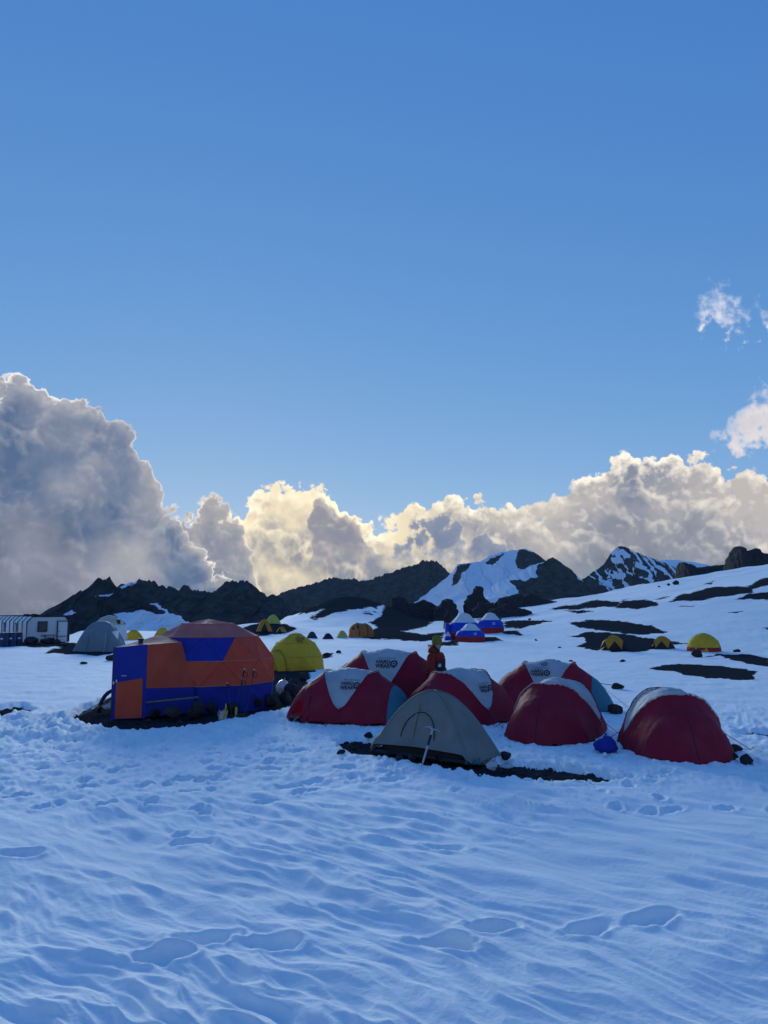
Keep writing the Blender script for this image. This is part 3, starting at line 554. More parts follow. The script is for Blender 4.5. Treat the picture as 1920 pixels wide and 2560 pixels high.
def on_surface(parts, f, name, mat, parent):
    """print flat lettering on a tent: f maps (right, up) in metres to a point just off the cloth"""
    mb = MB()
    for V, Fc in parts:
        if len(V): mb.add([tuple(p) for p in f(V[:, 0], V[:, 1])], Fc)
    return mb.build(name, mat, parent, False)

LH, HW, HT = 1.55, .95, 1.17          # half length, half width, height of the maroon tents
def trango_surface(a, ph, off=0.0, seed=0):
    """a: -1 (front porch) .. 1 (rear porch) along the tent, ph: 0..pi over the arch"""
    au = np.abs(a); w = HW*np.clip(1-au**3.0, 0, 1)**.60; h = HT*np.clip(1-au**2.5, 0, 1)**.82
    w = np.maximum(w, .012); h = np.maximum(h, .01)
    th = np.abs(ph-np.pi/2); tb = th/math.radians(67)+(au/.42)**1.6           # 1 along the pole lines
    crease = .030*np.exp(-((tb-1)/.075)**2)*S(1, .85, au)
    sag = -.035*np.sin(np.clip((1-tb), 0, 1)*np.pi)-.055*np.sin(np.clip((tb-1)/1.6, 0, 1)*np.pi)*S(1.0, .8, au)
    wr = .020*fbm(a*6+seed*3, ph*4, 3, seed)+.012*fbm(a*3+ph*5, ph*14+seed, 2, seed+4)+.012*fbm(a*17+seed, ph*2.2, 2, seed+6)
    k = 1+(crease+sag+wr)/1.0+off
    c, s_ = np.cos(ph), np.sin(ph)
    y = w*np.sign(c)*np.abs(c)**.92*k; z = h*np.clip(s_, 0, 1)**1.38*k
    # hem lifts a little between the pegs
    z = z+.05*(1-np.clip(s_*3, 0, 1))*np.abs(np.sin(a*7+seed))
    return np.stack([a*LH, -y, z], -1)
def red_tent(loc, rz, label, seed, scale=1.0, door=False, logo=None, teal=True, flip=False):
    t = empty('dome_tent', loc, rz, label, 'tent', 'maroon and pale grey expedition tents', scale)
    A = np.concatenate([np.linspace(-1, -.8, 14, endpoint=False), np.linspace(-.8, .8, 64, endpoint=False), np.linspace(.8, 1, 14)])
    s = grid_surf(lambda a, p: trango_surface(a, p, 0, seed), A, np.linspace(0, np.pi, 64))
    th = np.abs(s.P[:, 1]-np.pi/2)
    crown, rest = s.split(1-(th/math.radians(67)+(np.abs(s.P[:, 0])/.42)**1.6))
    crown.build('crown_panel', M['crown'], t)
    if teal:
        rear, rest = rest.split(rest.P[:, 0]-.66); rear.build('rear_porch', M['teal'], t)
    if door:
        # a flap rolled aside leaves a dark three-cornered opening in the front porch
        a, p = rest.P[:, 0], rest.P[:, 1]
        hole = np.minimum.reduce([(-.50-a), a+.87, (p*-1+.78)-(a+.87)*.0+np.clip((-.70-a)*1.2, -9, 0)+.0, (a+.87)*2.2-(p-.0)*.55+.05])
        gone, rest = rest.split(hole)
        flap = MB(); pts = [trango_surface(np.array([-.50-.02*k]), np.array([.0+.78*q]), .03+.02*math.sin(q*9+k*2), seed)[0] for q in np.linspace(0, 1, 12) for k in (0, 2, 4)]
        flap.add(pts, [(i*3+k, i*3+k+1, i*3+k+4, i*3+k+3) for i in range(11) for k in (0, 1)]); flap.build('door_flap', M['red'], t, True)
    front, rear2 = rest.split(-rest.P[:, 0])
    f1, side1 = front.split(-.60-front.P[:, 0]-.0); f1.build('front_porch', M['red'], t); side1.build('side_panel', M['red'], t); rear2.build('side_panel', M['red'], t)
    gs = MB(); n = 40; aa = np.concatenate([np.linspace(-.93, .93, n), np.linspace(.93, -.93, n)]); ww = HW*np.clip(1-np.abs(aa)**3, 0, 1)**.6*.99
    gs.add([(a*LH, (w if i < n else -w), .012) for i, (a, w) in enumerate(zip(aa, ww))], [tuple(range(2*n))]); gs.build('groundsheet', M['mesh'], t)
    # pole sleeves along the seams
    for sg in (-1, 1):
        for k in (-1, 1):
            q = np.linspace(0, 1, 22); th_ = math.radians(67)*q; a_ = k*.42*(1-q)**(1/1.6)
            pts = trango_surface(a_, np.pi/2+sg*th_, .008, seed); MB().tube([tuple(p) for p in pts], .011, 5).build('pole_sleeve', M['crown'] if k < 0 else M['red'], t, True)
    for sg in (-1, 1):                                          # guy lines and their pegs
        p0 = trango_surface(np.array([0.0]), np.array([np.pi/2+sg*1.12]), .01, seed)[0]
        g = (p0[0]+.15*sg, p0[1]*1.0+(.55 if p0[1] > 0 else -.55), .02)
        MB().tube([tuple(p0), g], .006, 4).build('guy_line', M['darkcord'], t); MB().tube([g, (g[0], g[1], .10)], .009, 5).build('peg', M['pole'], t)
    for k in ((1,) if teal else ()):
        p0 = trango_surface(np.array([k*.60]), np.array([np.pi/2]), .01, seed)[0]; g = (k*(LH+.35), .1, .02)
        MB().tube([tuple(p0), tuple((np.array(p0)+np.array(g))/2-np.array([0, 0, .03])), g], .004, 4).build('guy_line', M['darkcord'], t)
    q = np.linspace(-.62, -.985, 16); MB().tube([tuple(p) for p in trango_surface(q, np.full(16, np.pi/2+.03), .006, seed)], .007, 4).build('door_zip', M['dark'], t, True)
    if logo:
        sg, a0, th0, sc = logo                                 # side (+1 = the -y side), position along, angle down from the ridge, size
        def f(X, Y):
            th_ = th0-Y*sc/(.92); a_ = a0+sg*X*sc/LH
            return trango_surface(a_, np.pi/2-sg*th_, .012, seed)
        sm = text_mesh('MOUNTAIN', .075, 1.35); b1 = text_mesh('HARD', .15, 1.0, .004); b2 = text_mesh('WEAR', .15, 1.0, .004)
        mv = lambda q, dx, dy: (q[0]+np.array([dx, dy, 0]), q[1])
        parts = [mv(sm, 0, .14), mv(b1, -.11, 0), mv(b2, -.11, -.125), disc(.20, -.01, .105, 22, .062), disc(.20, -.01, .03, 10), mv(text_mesh('I', .13), .20, -.14)]
        on_surface(parts, f, 'lettering', M['print'], t)
        if seed == 4: on_surface([disc(.10, .36, .11, 18)], f, 'round_window', M['slate'], t)
    return t

def dome_facets(rings, apex, seg=5, bulge=0.0, seed=0, wr=.01):
    """rings of (z, radius, count, phase); yields (ring index, k, vertices, faces) for every three-cornered panel of a pole dome"""
    R = [[Vector((r*math.sin(2*math.pi*(k+ph)/n), -r*math.cos(2*math.pi*(k+ph)/n), z)) for k in range(n)] for z, r, n, ph in rings]
    tris = []
    for i in range(len(R)-1):
        a, b = R[i], R[i+1]; na, nb = len(a), len(b); pa, pb = rings[i][3], rings[i+1][3]
        ia = ib = 0; A = lambda k: (k+pa)/na; B = lambda k: (k+pb)/nb
        while ia < na or ib < nb:
            if ib >= nb or (ia < na and A(ia+1) <= B(ib+1)+1e-9): tris.append((i, ia, a[ia % na], a[(ia+1) % na], b[ib % nb])); ia += 1
            else: tris.append((i, ib+100, a[ia % na], b[(ib+1) % nb], b[ib % nb])); ib += 1
    if apex is not None:
        t = R[-1]; tris += [(len(R)-1, k, t[k], t[(k+1) % len(t)], Vector((0, 0, apex))) for k in range(len(t))]
    for i, k, a, b, c in tris:
        V, idx = [], {}; nrm = (b-a).cross(c-a).normalized()
        for p in range(seg+1):
            for q in range(seg+1-p):
                w = (1-p/seg-q/seg, p/seg, q/seg); P = a*w[0]+b*w[1]+c*w[2]; e = 27*w[0]*w[1]*w[2]
                e2 = min(1.0, 6*min(w)); n_ = float(fbm(np.array([P.x*3+seed]), np.array([P.z*4+P.y*3]), 2, seed)[0])
                idx[p, q] = len(V); V.append(P+nrm*(bulge*e+wr*n_*e2))
        Fc = []
        for p in range(seg):
            for q in range(seg-p):
                Fc.append((idx[p, q], idx[p+1, q], idx[p, q+1]))
                if p+q < seg-1: Fc.append((idx[p+1, q], idx[p+1, q+1], idx[p, q+1]))
        yield i, k, V, Fc
def ring_tent(name, loc, rz, label, cat, group, rings, apex, colour, seg=4, bulge=.0, seed=0, scale=1.0, wr=.01):
    """colour(ring, k) -> (part name, material); panels of one part are sewn into one mesh"""
    t = empty(name, loc, rz, label, cat, group, scale); parts = {}
    for i, k, V, Fc in dome_facets(rings, apex, seg, bulge, seed, wr):
        parts.setdefault(colour(i, k), MB()).add(V, Fc)
    for (pn, m), mb in parts.items(): mb.build(pn, M[m], t, False)
    return t
def square_dome(a, b, H, n=26, p=2.1, sag=.05, q=7.0, seed=0, wr=.012):
    """two poles crossing from corner to corner over an a x b floor"""
    def fn(r, s):
        an = s; cx, cy = np.cos(an), np.sin(an); k = 1/(np.abs(cx)**q+np.abs(cy)**q)**(1/q)
        x, y = cx*k, cy*k; d = np.abs(np.abs(x)-np.abs(y)); mid = np.clip(d, 0, 1)
        rr = r*(1-sag*np.sin(np.pi*np.clip(r, 0, 1))*mid)+wr*fbm(x*3*r+seed, y*3*r, 3, seed)*r
        return np.stack([a*x*rr, b*y*rr, H*(1-np.clip(r, 0, 1)**p)+.04*mid*S(.93, 1, r)], -1)
    return grid_surf(fn, np.linspace(0.002, 1, n), np.linspace(-np.pi, np.pi, 97))

def P3(u, v): return at(u, v)
# -- the maroon tents
def put(u, v, dz=0.0):
    x, y, z = at(u, v); return (x, y, z+dz-.02)
red_tent(put(878, 1796), math.radians(-14), 'maroon and pale tent with its front flap open beside the big orange dome', 1, 1.0, door=True, logo=(1, .10, .66, .72))
red_tent((.12, 20.0, gz(.12, 20.0)), math.radians(-8), 'maroon tent with pale lettered crown, behind the open-flapped one, left of the person', 2, 1.12, logo=(1, .02, .60, .78), teal=False)
red_tent(put(1150, 1800), math.radians(38), 'maroon tent with pale crown directly behind the olive grey tent', 3, 1.02, logo=(1, .12, .74, .6), teal=False)
red_tent(put(1375, 1768), math.radians(-17), 'maroon tent with teal rear porch and round window on its pale lettered crown', 4, 1.06, logo=(1, -.10, .58, .74))
red_tent(put(1393, 1834), math.radians(62), 'maroon tent seen end on beside the blue stuff sack, pale crown turned right', 5, .98, teal=False)
red_tent(put(1682, 1872), math.radians(86), 'maroon tent at the far right with stones at its right corner', 6, .95, teal=False)
# -- olive grey tent in front
def grey_tent():
    L = np.array(at(908, 1880)[:2]); R_ = np.array(at(1178, 1917)[:2]); e = (R_-L)/np.linalg.norm(R_-L); n = np.array([-e[1], e[0]])
    a = np.linalg.norm(R_-L)/2; b = .62; c = (L+R_)/2+n*b
    t = empty('ridge_tent', (c[0], c[1], gz(*c)), math.atan2(e[1], e[0]), 'olive grey two-pole tent in front of the maroon tents, ice axe leaning on it', 'tent')
    s = square_dome(a, b, 1.08, 30, 1.9, .05, 6.5, 3)
    x, y = s.V[:, 0]/a, s.V[:, 1]/b
    s.V[:, 2] += .16*S(.80, 1, s.P[:, 0])*(1-S(.80, .98, np.abs(x)))*(y < 0)         # the front hem is raised off the ground
    front, rest = s.split(np.abs(x)*-1-y); fr = front
    fr.build('front_panel', M['grey'], t); x2 = rest.V[:, 0]/a; y2 = rest.V[:, 1]/b
    side, back = rest.split(x2-np.abs(y2)); side.build('side_panel', M['grey'], t); back.build('rear_panel', M['grey'], t)
    def sf(X, Z):                                        # a point on the front cloth at height Z
        r = (1-Z/1.08)**(1/1.9); return np.stack([X, -b*r*.985-.012+0*X, Z], -1)
    zz = np.linspace(.30, .88, 10); MB().add([tuple(p) for z in zz for p in sf(np.array([-.16, -.10]), np.array([z, z]))], [(2*i, 2*i+1, 2*i+3, 2*i+2) for i in range(9)]).build('storm_flap', M['grey'], t)
    q = np.linspace(0, np.pi, 26); arc = sf(-.02+.34*np.cos(q), .32+.42*np.sin(q)); MB().tube([tuple(p) for p in arc], .008, 4).build('door_zip', M['dark'], t)
    for k in ((1, 1), (-1, 1), (1, -1), (-1, -1)):
        r = np.linspace(0.02, 1, 24); pts = [(k[0]*a*.892*w, k[1]*b*.892*w, 1.08*(1-w**1.9)+.012) for w in r]; MB().tube(pts, .012, 5).build('pole_sleeve', M['grey'], t, True)
        MB().tube([(k[0]*a*.9, k[1]*b*.9, .04), (k[0]*(a*.9+.14), k[1]*(b*.9+.1), .0)], .006, 4).build('corner_strap', M['dark'], t)
    MB().box((0, 0, .03), (2*a*.9, 2*b*.82, .05)).build('groundsheet', M['mesh'], t)
    inner = square_dome(a*.86, b*.80, .93, 12, 1.9, .05, 6.5, 3); inner.build('inner_tent', M['dark'], t)
    return t, c, e, n, a, b
GT = grey_tent()
# -- big orange and blue dome with porch
def big_dome():
    y = 21.2; x = (527-960)/F*y; z = gz(x, y); d = empty('mess_dome', (x, y, z), 0, 'big faded orange and royal blue dome tent with a fabric porch and door', 'tent')
    rings = [(-.05, 1.80, 10, .17), (.62, 1.85, 10, .17), (1.22, 1.76, 10, -.33), (1.80, 1.36, 10, .17), (2.13, .74, 5, .085)]
    skirt = MB(); win = MB(); sk = 0
    for i, k, V, Fc in dome_facets(rings, 2.26, 7, -.02, 4, .02):
        if i == 0: skirt.add(V, Fc); continue
        cen = sum((Vector(v) for v in V), Vector())/len(V)
        if i == 2 and k in (0, 100, 109):
            win.add(V, Fc); continue
        mesh_obj('panel', V, Fc, M['roofo'] if i >= 3 else M['orange'], d, False)  # upper panels take the paler tone with sky light painted in
    skirt.build('skirt', M['blue'], d); win.build('window_cover', M['blue'], d)
    R = [[Vector((r*math.sin(2*math.pi*(k+ph)/n), -r*math.cos(2*math.pi*(k+ph)/n), q)) for k in range(n)] for q, r, n, ph in rings]
    for ring in R[1:]:
        pts = [p*1.002 for p in ring]+[ring[0]*1.002]; MB().tube(pts, .014, 5).build('pole', M['roofo'], d, True)
    for lo_, hi_ in ((R[1], R[2]), (R[2], R[3])):
        for i in range(10):
            j = min(range(10), key=lambda k: (hi_[k]-lo_[i]).length); k2 = min((k for k in range(10) if k != j), key=lambda k: (hi_[k]-lo_[i]).length)
            for k in (j, k2):
                md = (lo_[i]+hi_[k])/2; inw = lo_ is R[2] and md.y < -1.2 and -.75 < md.x < .95
                MB().tube([lo_[i]*1.002, hi_[k]*1.002], .007, 4).build('pole', M['blue' if inw else 'orange'], d, True)
    # porch: two skins and a roof
    g = lambda p: tuple(p)
    def sheet(P00, P10, P11, P01, n=12, m=8, sag=.02, seed=0):
        V = []
        for i in range(n+1):
            for j in range(m+1):
                s, t = i/n, j/m; P = (Vector(P00)*(1-s)+Vector(P10)*s)*(1-t)+(Vector(P01)*(1-s)+Vector(P11)*s)*t
                nm = (Vector(P10)-Vector(P00)).cross(Vector(P01)-Vector(P00)).normalized()
                V.append(P-nm*(sag*math.sin(math.pi*s)*math.sin(math.pi*t))+nm*.012*float(fbm(np.array([s*4+seed]), np.array([t*3]), 2, seed)[0]))
        return V, [(i*(m+1)+j, (i+1)*(m+1)+j, (i+1)*(m+1)+j+1, i*(m+1)+j+1) for i in range(n) for j in range(m)]
    yf = -2.6; x0, x1 = -1.68, -.86; C = (.10, -1.86); CT = (-.34, -1.52)        # door plane, its two edges, and where the porch wall meets the dome
    MB().add(*sheet((x1, yf, .66), (C[0], C[1], .62), (CT[0], CT[1], 1.70), (x1, yf, 1.68), n=16, sag=-.02, seed=1)).build('porch_wall', M['orange'], d, True)
    MB().add(*sheet((x1, yf, .0), (C[0], C[1]-.02, .0), (C[0], C[1]-.005, .62), (x1, yf-.004, .66), seed=2)).build('porch_skirt', M['blue'], d, True)
    MB().add(*sheet((x0, yf+.02, 1.60), (x1, yf, 1.68), (CT[0], CT[1]+.02, 1.70), (-1.05, -.95, 1.86), sag=.02, seed=3)).build('porch_roof', M['roofo'], d, True)
    MB().add(*sheet((-1.62, -.6, .0), (x0, yf+.02, .0), (x0, yf+.02, 1.60), (-1.30, -.7, 1.78), seed=4)).build('porch_side', M['blue'], d, True)
    MB().add([(x0, yf+.02, 1.60), (-1.05, -.95, 1.86), (-1.30, -.7, 1.78)], [(0, 1, 2)]).build('roof_gusset', M['roofo'], d)
    dr = MB().add(*sheet((x0, yf, -.06), (x1, yf-.004, -.03), (x1, yf-.004, 1.69), (x0, yf, 1.61), seed=5)).build('door', M['blue'], d, True)
    MB().add(*sheet((x0+.11, yf-.012, -.04), (x1-.08, yf-.016, -.02), (x1-.08, yf-.016, .90), (x0+.11, yf-.012, .80), seed=6)).build('lower_panel', M['orange'], dr, True)
    for xx, zz in ((x0+.05, .79), (x0+.12, .83)): MB().box((xx, yf-.022, zz), (.03, .02, .07)).build('latch', M['paleprint'], dr)
    mk = MB()
    for k in range(5): mk.box((x0+.24+.024*k, yf-.016, .955), (.015, .004, .03 if k % 2 else .022))
    mk.build('small_print', M['paleprint'], dr)
    MB().tube([(x1+.03, yf-.05, .34), (.30, -2.25, .42)], .022, 6).build('tie_bar', M['wood'], d)
    MB().tube([(x0+.02, yf+.01, .0), (x0+.02, yf+.01, 1.64)], .02, 6).build('porch_post', M['frame'], d)
    MB().lathe([(.06, 0), (.06, .10), (.08, .10), (.08, .14), (0, .16)], 10, (-1.25, -1.9, 1.66)).build('stove_pipe', M['frame'], d)
    return d
BIGD = big_dome()
# -- yellow dome behind it
def yellow_dome():
    x, y, z = at(738, 1672); t = empty('geodesic_tent', (x, y, z), 0, 'yellow dome tent with dark lettering behind the big orange dome', 'tent')
    rg = [(0, 1.24, 8, 0), (.55, 1.20, 8, .5), (1.10, .84, 8, 0), (1.44, .36, 4, .5)]
    can = MB()
    for i, k, V, Fc in dome_facets(rg, 1.53, 5, .035, 7, .012): can.add(V, Fc)
    can.build('canopy', M['yellow'], t, True)
    R = [[(r*math.sin(2*math.pi*(k+ph)/n), -r*math.cos(2*math.pi*(k+ph)/n), q) for k in range(n)] for q, r, n, ph in rg]
    for ring in R[1:]: MB().tube([tuple(1.012*c for c in p) for p in ring+[ring[0]]], .011, 5).build('pole_sleeve', M['yellow'], t, True)
    # arched porch on the left with an orange edge
    c = np.array([-.62, -.80]); n = c/np.linalg.norm(c); s = np.array([-n[1], n[0]]); A = []
    for j in range(8):
        for q in np.linspace(0, np.pi, 15):
            k = j/7; w = .62*(1-.25*k); h = .95*(1-.5*k**1.5); p = n*(.75+.75*k)+s*w*np.cos(q); A.append((p[0], p[1], h*np.sin(q)))
    MB().add(A, [(j*15+i, j*15+i+1, (j+1)*15+i+1, (j+1)*15+i) for j in range(7) for i in range(14)]).build('porch', M['yellow'], t, True)
    MB().tube([tuple(np.array(a)*np.array([1.01, 1.01, 1.015])) for a in A[45:60]], .022, 6).build('porch_trim', M['trim'], t, True)
    def f(X, Y):
        an = .42+X/1.05; el = .98+Y/1.25; r = 1.335
        return np.stack([r*.93*np.cos(el)*np.sin(an), -r*.93*np.cos(el)*np.cos(an), r*1.135*np.sin(el)], -1)
    mv = lambda q, dx, dy: (q[0]+np.array([dx, dy, 0]), q[1])
    on_surface([mv(text_mesh('THE', .15, 1.0, .004), -.12, .14), mv(text_mesh('NORTH', .15, 1.0, .004), -.05, 0), mv(text_mesh('FACE', .15, 1.0, .004), -.08, -.14), disc(.25, .10, .09, 14, .05)], f, 'lettering', M['print'], t)
yellow_dome()
# ---------------------------------------------------------------- tents farther off
def px(y, w): return w*y/F                     # photo pixels to metres at distance y
def striped_dome(u, v, w, h, label, n=10, seed=0, rz=0.0, wcap=.62, skirt=.24, porch=None):
    x, y, z = at(u, v); r = px(y, w)/2; H = px(y, h); y += r*.8; x = x*y/(y-r*.8); z = gz(x, y)
    rings = [(-.05, r*.97, n, .5), (H*skirt, r, n, .5), (H*.52, r*.90, n, 0), (H*wcap, r*.70, n, .5), (H*.93, r*.32, n//2, .25)]
    t = ring_tent('dome_tent', (x, y, z), rz, label, 'tent', 'blue, white and red dome tents', rings, H, lambda i, k: [('skirt', 'vred'), ('wall', 'vblue'), ('wall', 'vblue'), ('cap', 'white'), ('cap', 'white')][i], 3, 0, seed)
    return t, r, H
t, r, H = striped_dome(1160, 1600, 92, 66, 'large blue dome tent with white cap, second from the left of the blue tents', seed=1)
MB().box((-r*.95, -r*.35, H*.3), (r*.22, r*.5, H*.6)).build('porch', M['vblue'], t)
t, r, H = striped_dome(1226, 1584, 70, 50, 'blue dome tent with white cap and red skirt, rightmost of the blue tents', seed=2)
def emblem(t, r, H, n=10):
    y_ = -r*.985*math.cos(math.pi/10)-.01
    MB().box((r*.12, y_-.0, H*.40), (r*.16, .02, H*.015)).box((r*.12, y_, H*.50), (r*.16, .02, H*.015)).box((r*.04, y_, H*.45), (r*.02, .02, H*.10)).box((r*.2, y_, H*.45), (r*.02, .02, H*.10)).box((r*.12, y_, H*.455), (r*.08, .02, H*.04)).build('emblem', M['paleprint'], t)
emblem(t, r, H)
t, r, H = striped_dome(1176, 1606, 76, 47, 'lower blue dome tent with broad red skirt in front of the other blue tents', seed=3, rz=.1, skirt=.30)
emblem(t, r, H)
x, y, z = at(1120, 1601); k = px(y, 1)
t = ring_tent('pyramid_tent', (x, y, z-.05), 0, 'small steep blue and white tent at the left end of the blue tents', 'tent', None, [(0, 13*k, 4, .5), (12*k, 10.5*k, 4, .5)], 24*k, lambda i, kk: [('wall', 'vblue'), ('cap', 'white')][i], 3)
x, y, z = at(1249, 1572); k = px(y, 1); t = empty('toilet_cabin', (x, y+1.5, gz(x, y+1.5)), .2, 'narrow blue cabin behind the rightmost blue dome tent', 'cabin')
MB().box((0, 0, 13*k), (15*k, 15*k, 26*k)).build('wall', M['vblue'], t); MB().box((0, 0, 27.5*k), (17*k, 17*k, 3*k)).build('roof', M['frame'], t); MB().box((-5*k, 0, 31*k), (1.5*k, 1.5*k, 5*k)).build('vent_pipe', M['frame'], t)

def mustard_tent(u, v, w, h, label, seed, rz=0.0):
    x, y, z = at(u, v); r = px(y, w)/2; H = px(y, h); n = 6
    rings = [(0, r, n, 0), (H*.58, r*.80, n, .5), (H*.93, r*.38, 3, .25)]
    t = ring_tent('geodesic_tent', (x, y+r*.7, gz(x, y+r*.7)), rz, label, 'tent', 'mustard and black geodesic tents', rings, H, lambda i, k: ('lower_panel', 'dark') if (i == 0 and k < 100) else ('canopy', 'mustard') if i < 2 else ('top_panel', 'mustard'), 4, .03, seed)
    R = [[Vector((q*math.sin(2*math.pi*(k+ph)/m), -q*math.cos(2*math.pi*(k+ph)/m), zz)) for k in range(m)] for zz, q, m, ph in rings]
    for k in range(n):
        MB().tube([R[0][k]*1.01, R[1][k]*1.012], .02, 4).tube([R[0][k]*1.01, R[1][(k-1) % n]*1.012], .02, 4).build('pole_sleeve', M['dark'], t)
    c = Vector((-r*1.05, -.1, 0)); pts = [(-r*.5, -r*.3, H*.55), (-r*1.25, -r*.2, 0), (-r*.9, r*.45, 0), (-r*.4, r*.3, H*.5)]
    MB().add(pts, [(0, 1, 2, 3)]).build('porch', M['mustard'], t)
    return t
mustard_tent(1541, 1626, 66, 36, 'mustard geodesic tent with black lower triangles on bare gravel, left of the pair', 11, .35)
mustard_tent(1664, 1623, 58, 31, 'mustard geodesic tent with black lower triangles between snow heaps, right of the pair', 12, .1)
x, y, z = at(1772, 1630); r = px(y, 81)/2; H = px(y, 45)
t = ring_tent('dome_tent', (x, y+r*.7, gz(x, y+r*.7)), .2, 'round yellow dome tent with a dark red skirt behind a boulder', 'tent', None, [(0, r, 12, 0), (H*.22, r*.99, 12, .5), (H*.55, r*.87, 12, 0), (H*.84, r*.52, 12, .5), (H*.96, r*.2, 6, .25)], H, lambda i, k: ('skirt', 'vred') if i == 0 else ('canopy', 'yellow'), 3, .02, 5)
MB().add([(-r*.95, -r*.5, 0), (-r*.35, -r*1.05, 0), (-r*.55, -r*.6, H*.55), (-r*.8, -r*.35, H*.45)], [(0, 1, 2, 3)]).build('porch', M['yellow'], t)

def small_dome(u, v, w, h, label, mat, seed, group='small tents at the back of the camp', door=None, asp=.8, rz=.2, p=2.2, name='dome_tent', q=5.0):
    x, y, z = at(u, v); a = px(y, w)/2; H = px(y, h); b = a*asp
    t = empty(name, (x, y+b*.8, gz(x, y+b*.8)-.02), rz, label, 'tent', group)
    s = square_dome(a/.93, b, H, 16, p, .05, q, seed)
    if door:
        X, Z = s.V[:, 0]/a, s.V[:, 2]/H
        f, rest = s.split(np.minimum(door[0]-np.abs(X-door[2]), np.minimum(door[1]-Z-np.abs(X-door[2])*door[1]/door[0]*.8, -s.V[:, 1]-b*.15)))
        f.build('door', M['dark'], t); rest.build('canopy', M[mat], t)
    else: s.build('canopy', M[mat], t)
    for k in ((1, 1), (-1, 1), (1, -1), (-1, -1)):
        rr = np.linspace(0.02, .98, 14); MB().tube([(k[0]*a/.93*.865*w_, k[1]*b*.865*w_, H*(1-w_**p)+.015) for w_ in rr], .022, 4).build('pole_sleeve', M[mat], t, True)
    return t
small_dome(329, 1600, 47, 24, 'low yellow tent on the snow right of the cream dome', 'yellow', 21)
small_dome(402, 1600, 46, 30, 'yellow tent half hidden behind the porch of the orange dome', 'yellow', 22)
small_dome(681, 1560, 36, 22, 'pale yellow dome tent highest on the gravel knoll', 'lime', 23)
small_dome(659, 1580, 36, 30, 'yellow tent with a peaked open porch on the gravel knoll', 'mustard', 24, door=(.45, .75, 0))
small_dome(703, 1581, 24, 13, 'tiny yellow tent with a dark end on the gravel knoll', 'mustard', 25, door=(.4, .9, -.5))
small_dome(779, 1596, 26, 16, 'small dark brown tent on the snow, leftmost of the far row', 'mesh', 26, door=None)
small_dome(819, 1598, 27, 14, 'small near-black tent on the snow in the far row', 'dark', 27)
small_dome(855, 1594, 26, 16, 'small lime green tent beside the orange tunnel tent', 'lime', 28)
def tunnel_tent():
    x, y, z = at(902, 1594); L = px(y, 66); H = px(y, 37); t = empty('tunnel_tent', (x, y+1.2, gz(x, y+1.2)), .25, 'orange tunnel tent with dark windows at the edge of the gravel', 'tent')
    def fn(a, p):
        k = np.maximum((1-np.abs(2*a-1)**3.2), .0)**.5*(1-.12*a)-.04*np.abs(np.sin(a*np.pi*3))*np.sin(a*np.pi); return np.stack([-L/2+a*L, -1.15*np.cos(p)*k, H*np.sin(p)**.85*k], -1)
    s = grid_surf(fn, np.linspace(0, 1, 25), np.linspace(0, np.pi, 20)); s.build('canopy', M['tan'], t)
    e = fn(np.zeros(20), np.linspace(0, np.pi, 20)); MB().add([tuple(p) for p in e], [tuple(range(20))]).build('end_wall', M['tan'], t)
    for a in (.33, .66): MB().tube([tuple(p*1.01) for p in fn(np.full(14, a), np.linspace(.05, np.pi-.05, 14))], .03, 4).build('pole_sleeve', M['dark'], t)
    for a in (.14, .3): MB().add([tuple(p) for p in fn(np.array([a-.03, a+.03, a+.03, a-.03]), np.array([.62, .62, .95, .95]))*1.012], [(0, 1, 2, 3)]).build('window', M['dark'], t)
tunnel_tent()
# -- left: cream dome, slate tarp tent, white hut
x, y, z = at(262, 1603); r = px(y, 88)/2; H = px(y, 64)
t = ring_tent('dome_tent', (x, y+r*.6, gz(x, y+r*.6)), .1, 'cream and white dome tent behind the slate tarp tent', 'tent', None, [(0, r, 12, 0), (H*.30, r*1.0, 12, .5), (H*.62, r*.86, 12, 0), (H*.88, r*.5, 12, .5), (H*.97, r*.2, 6, .25)], H, lambda i, k: ('wall', 'white') if i < 2 else ('canopy', 'cream'), 3, .03, 31)
MB().lathe([(.12, 0), (.12, .3), (.16, .3), (.16, .36), (0, .38)], 8, (r*.62, -r*.45, H*.66)).build('vent', M['frame'], t)
def slate_tent():
    x, y, z = at(228, 1630); a = px(y, 122)/2; H = px(y, 76); t = empty('tarp_tent', (x, y+1.5, gz(x, y+1.5)-.02), .12, 'slate blue tarpaulin tent sagging on its poles beside the white hut', 'tent')
    s = square_dome(a/.95, a*.75, H, 24, 2.6, .13, 4.0, 9, .05); f, rest = s.split(s.V[:, 0]-a*.72-(s.V[:, 2]-H*.55)*.3)
    f.build('side_panel', M['slate'], t); rest.build('canopy', M['slate'], t)
    MB().add([(a*.55, -a*.62, H*.66), (a*.82, -a*.5, H*.70), (a*.80, -a*.58, H*.40)], [(0, 1, 2)]).build('pale_patch', M['white'], t)
    for k in (-.35, .4): MB().tube([(a*k, -a*.15, H*.95), (a*k*1.05, -a*.62, H*.5), (a*k*1.08, -a*.80, 0)], .02, 4).build('pole', M['slate'], t)
    MB().tube([(a*.35, -a*.70, H*.62), (a*.38, -a*1.1, .0)], .012, 4).build('guy_line', M['cord'], t)
slate_tent()
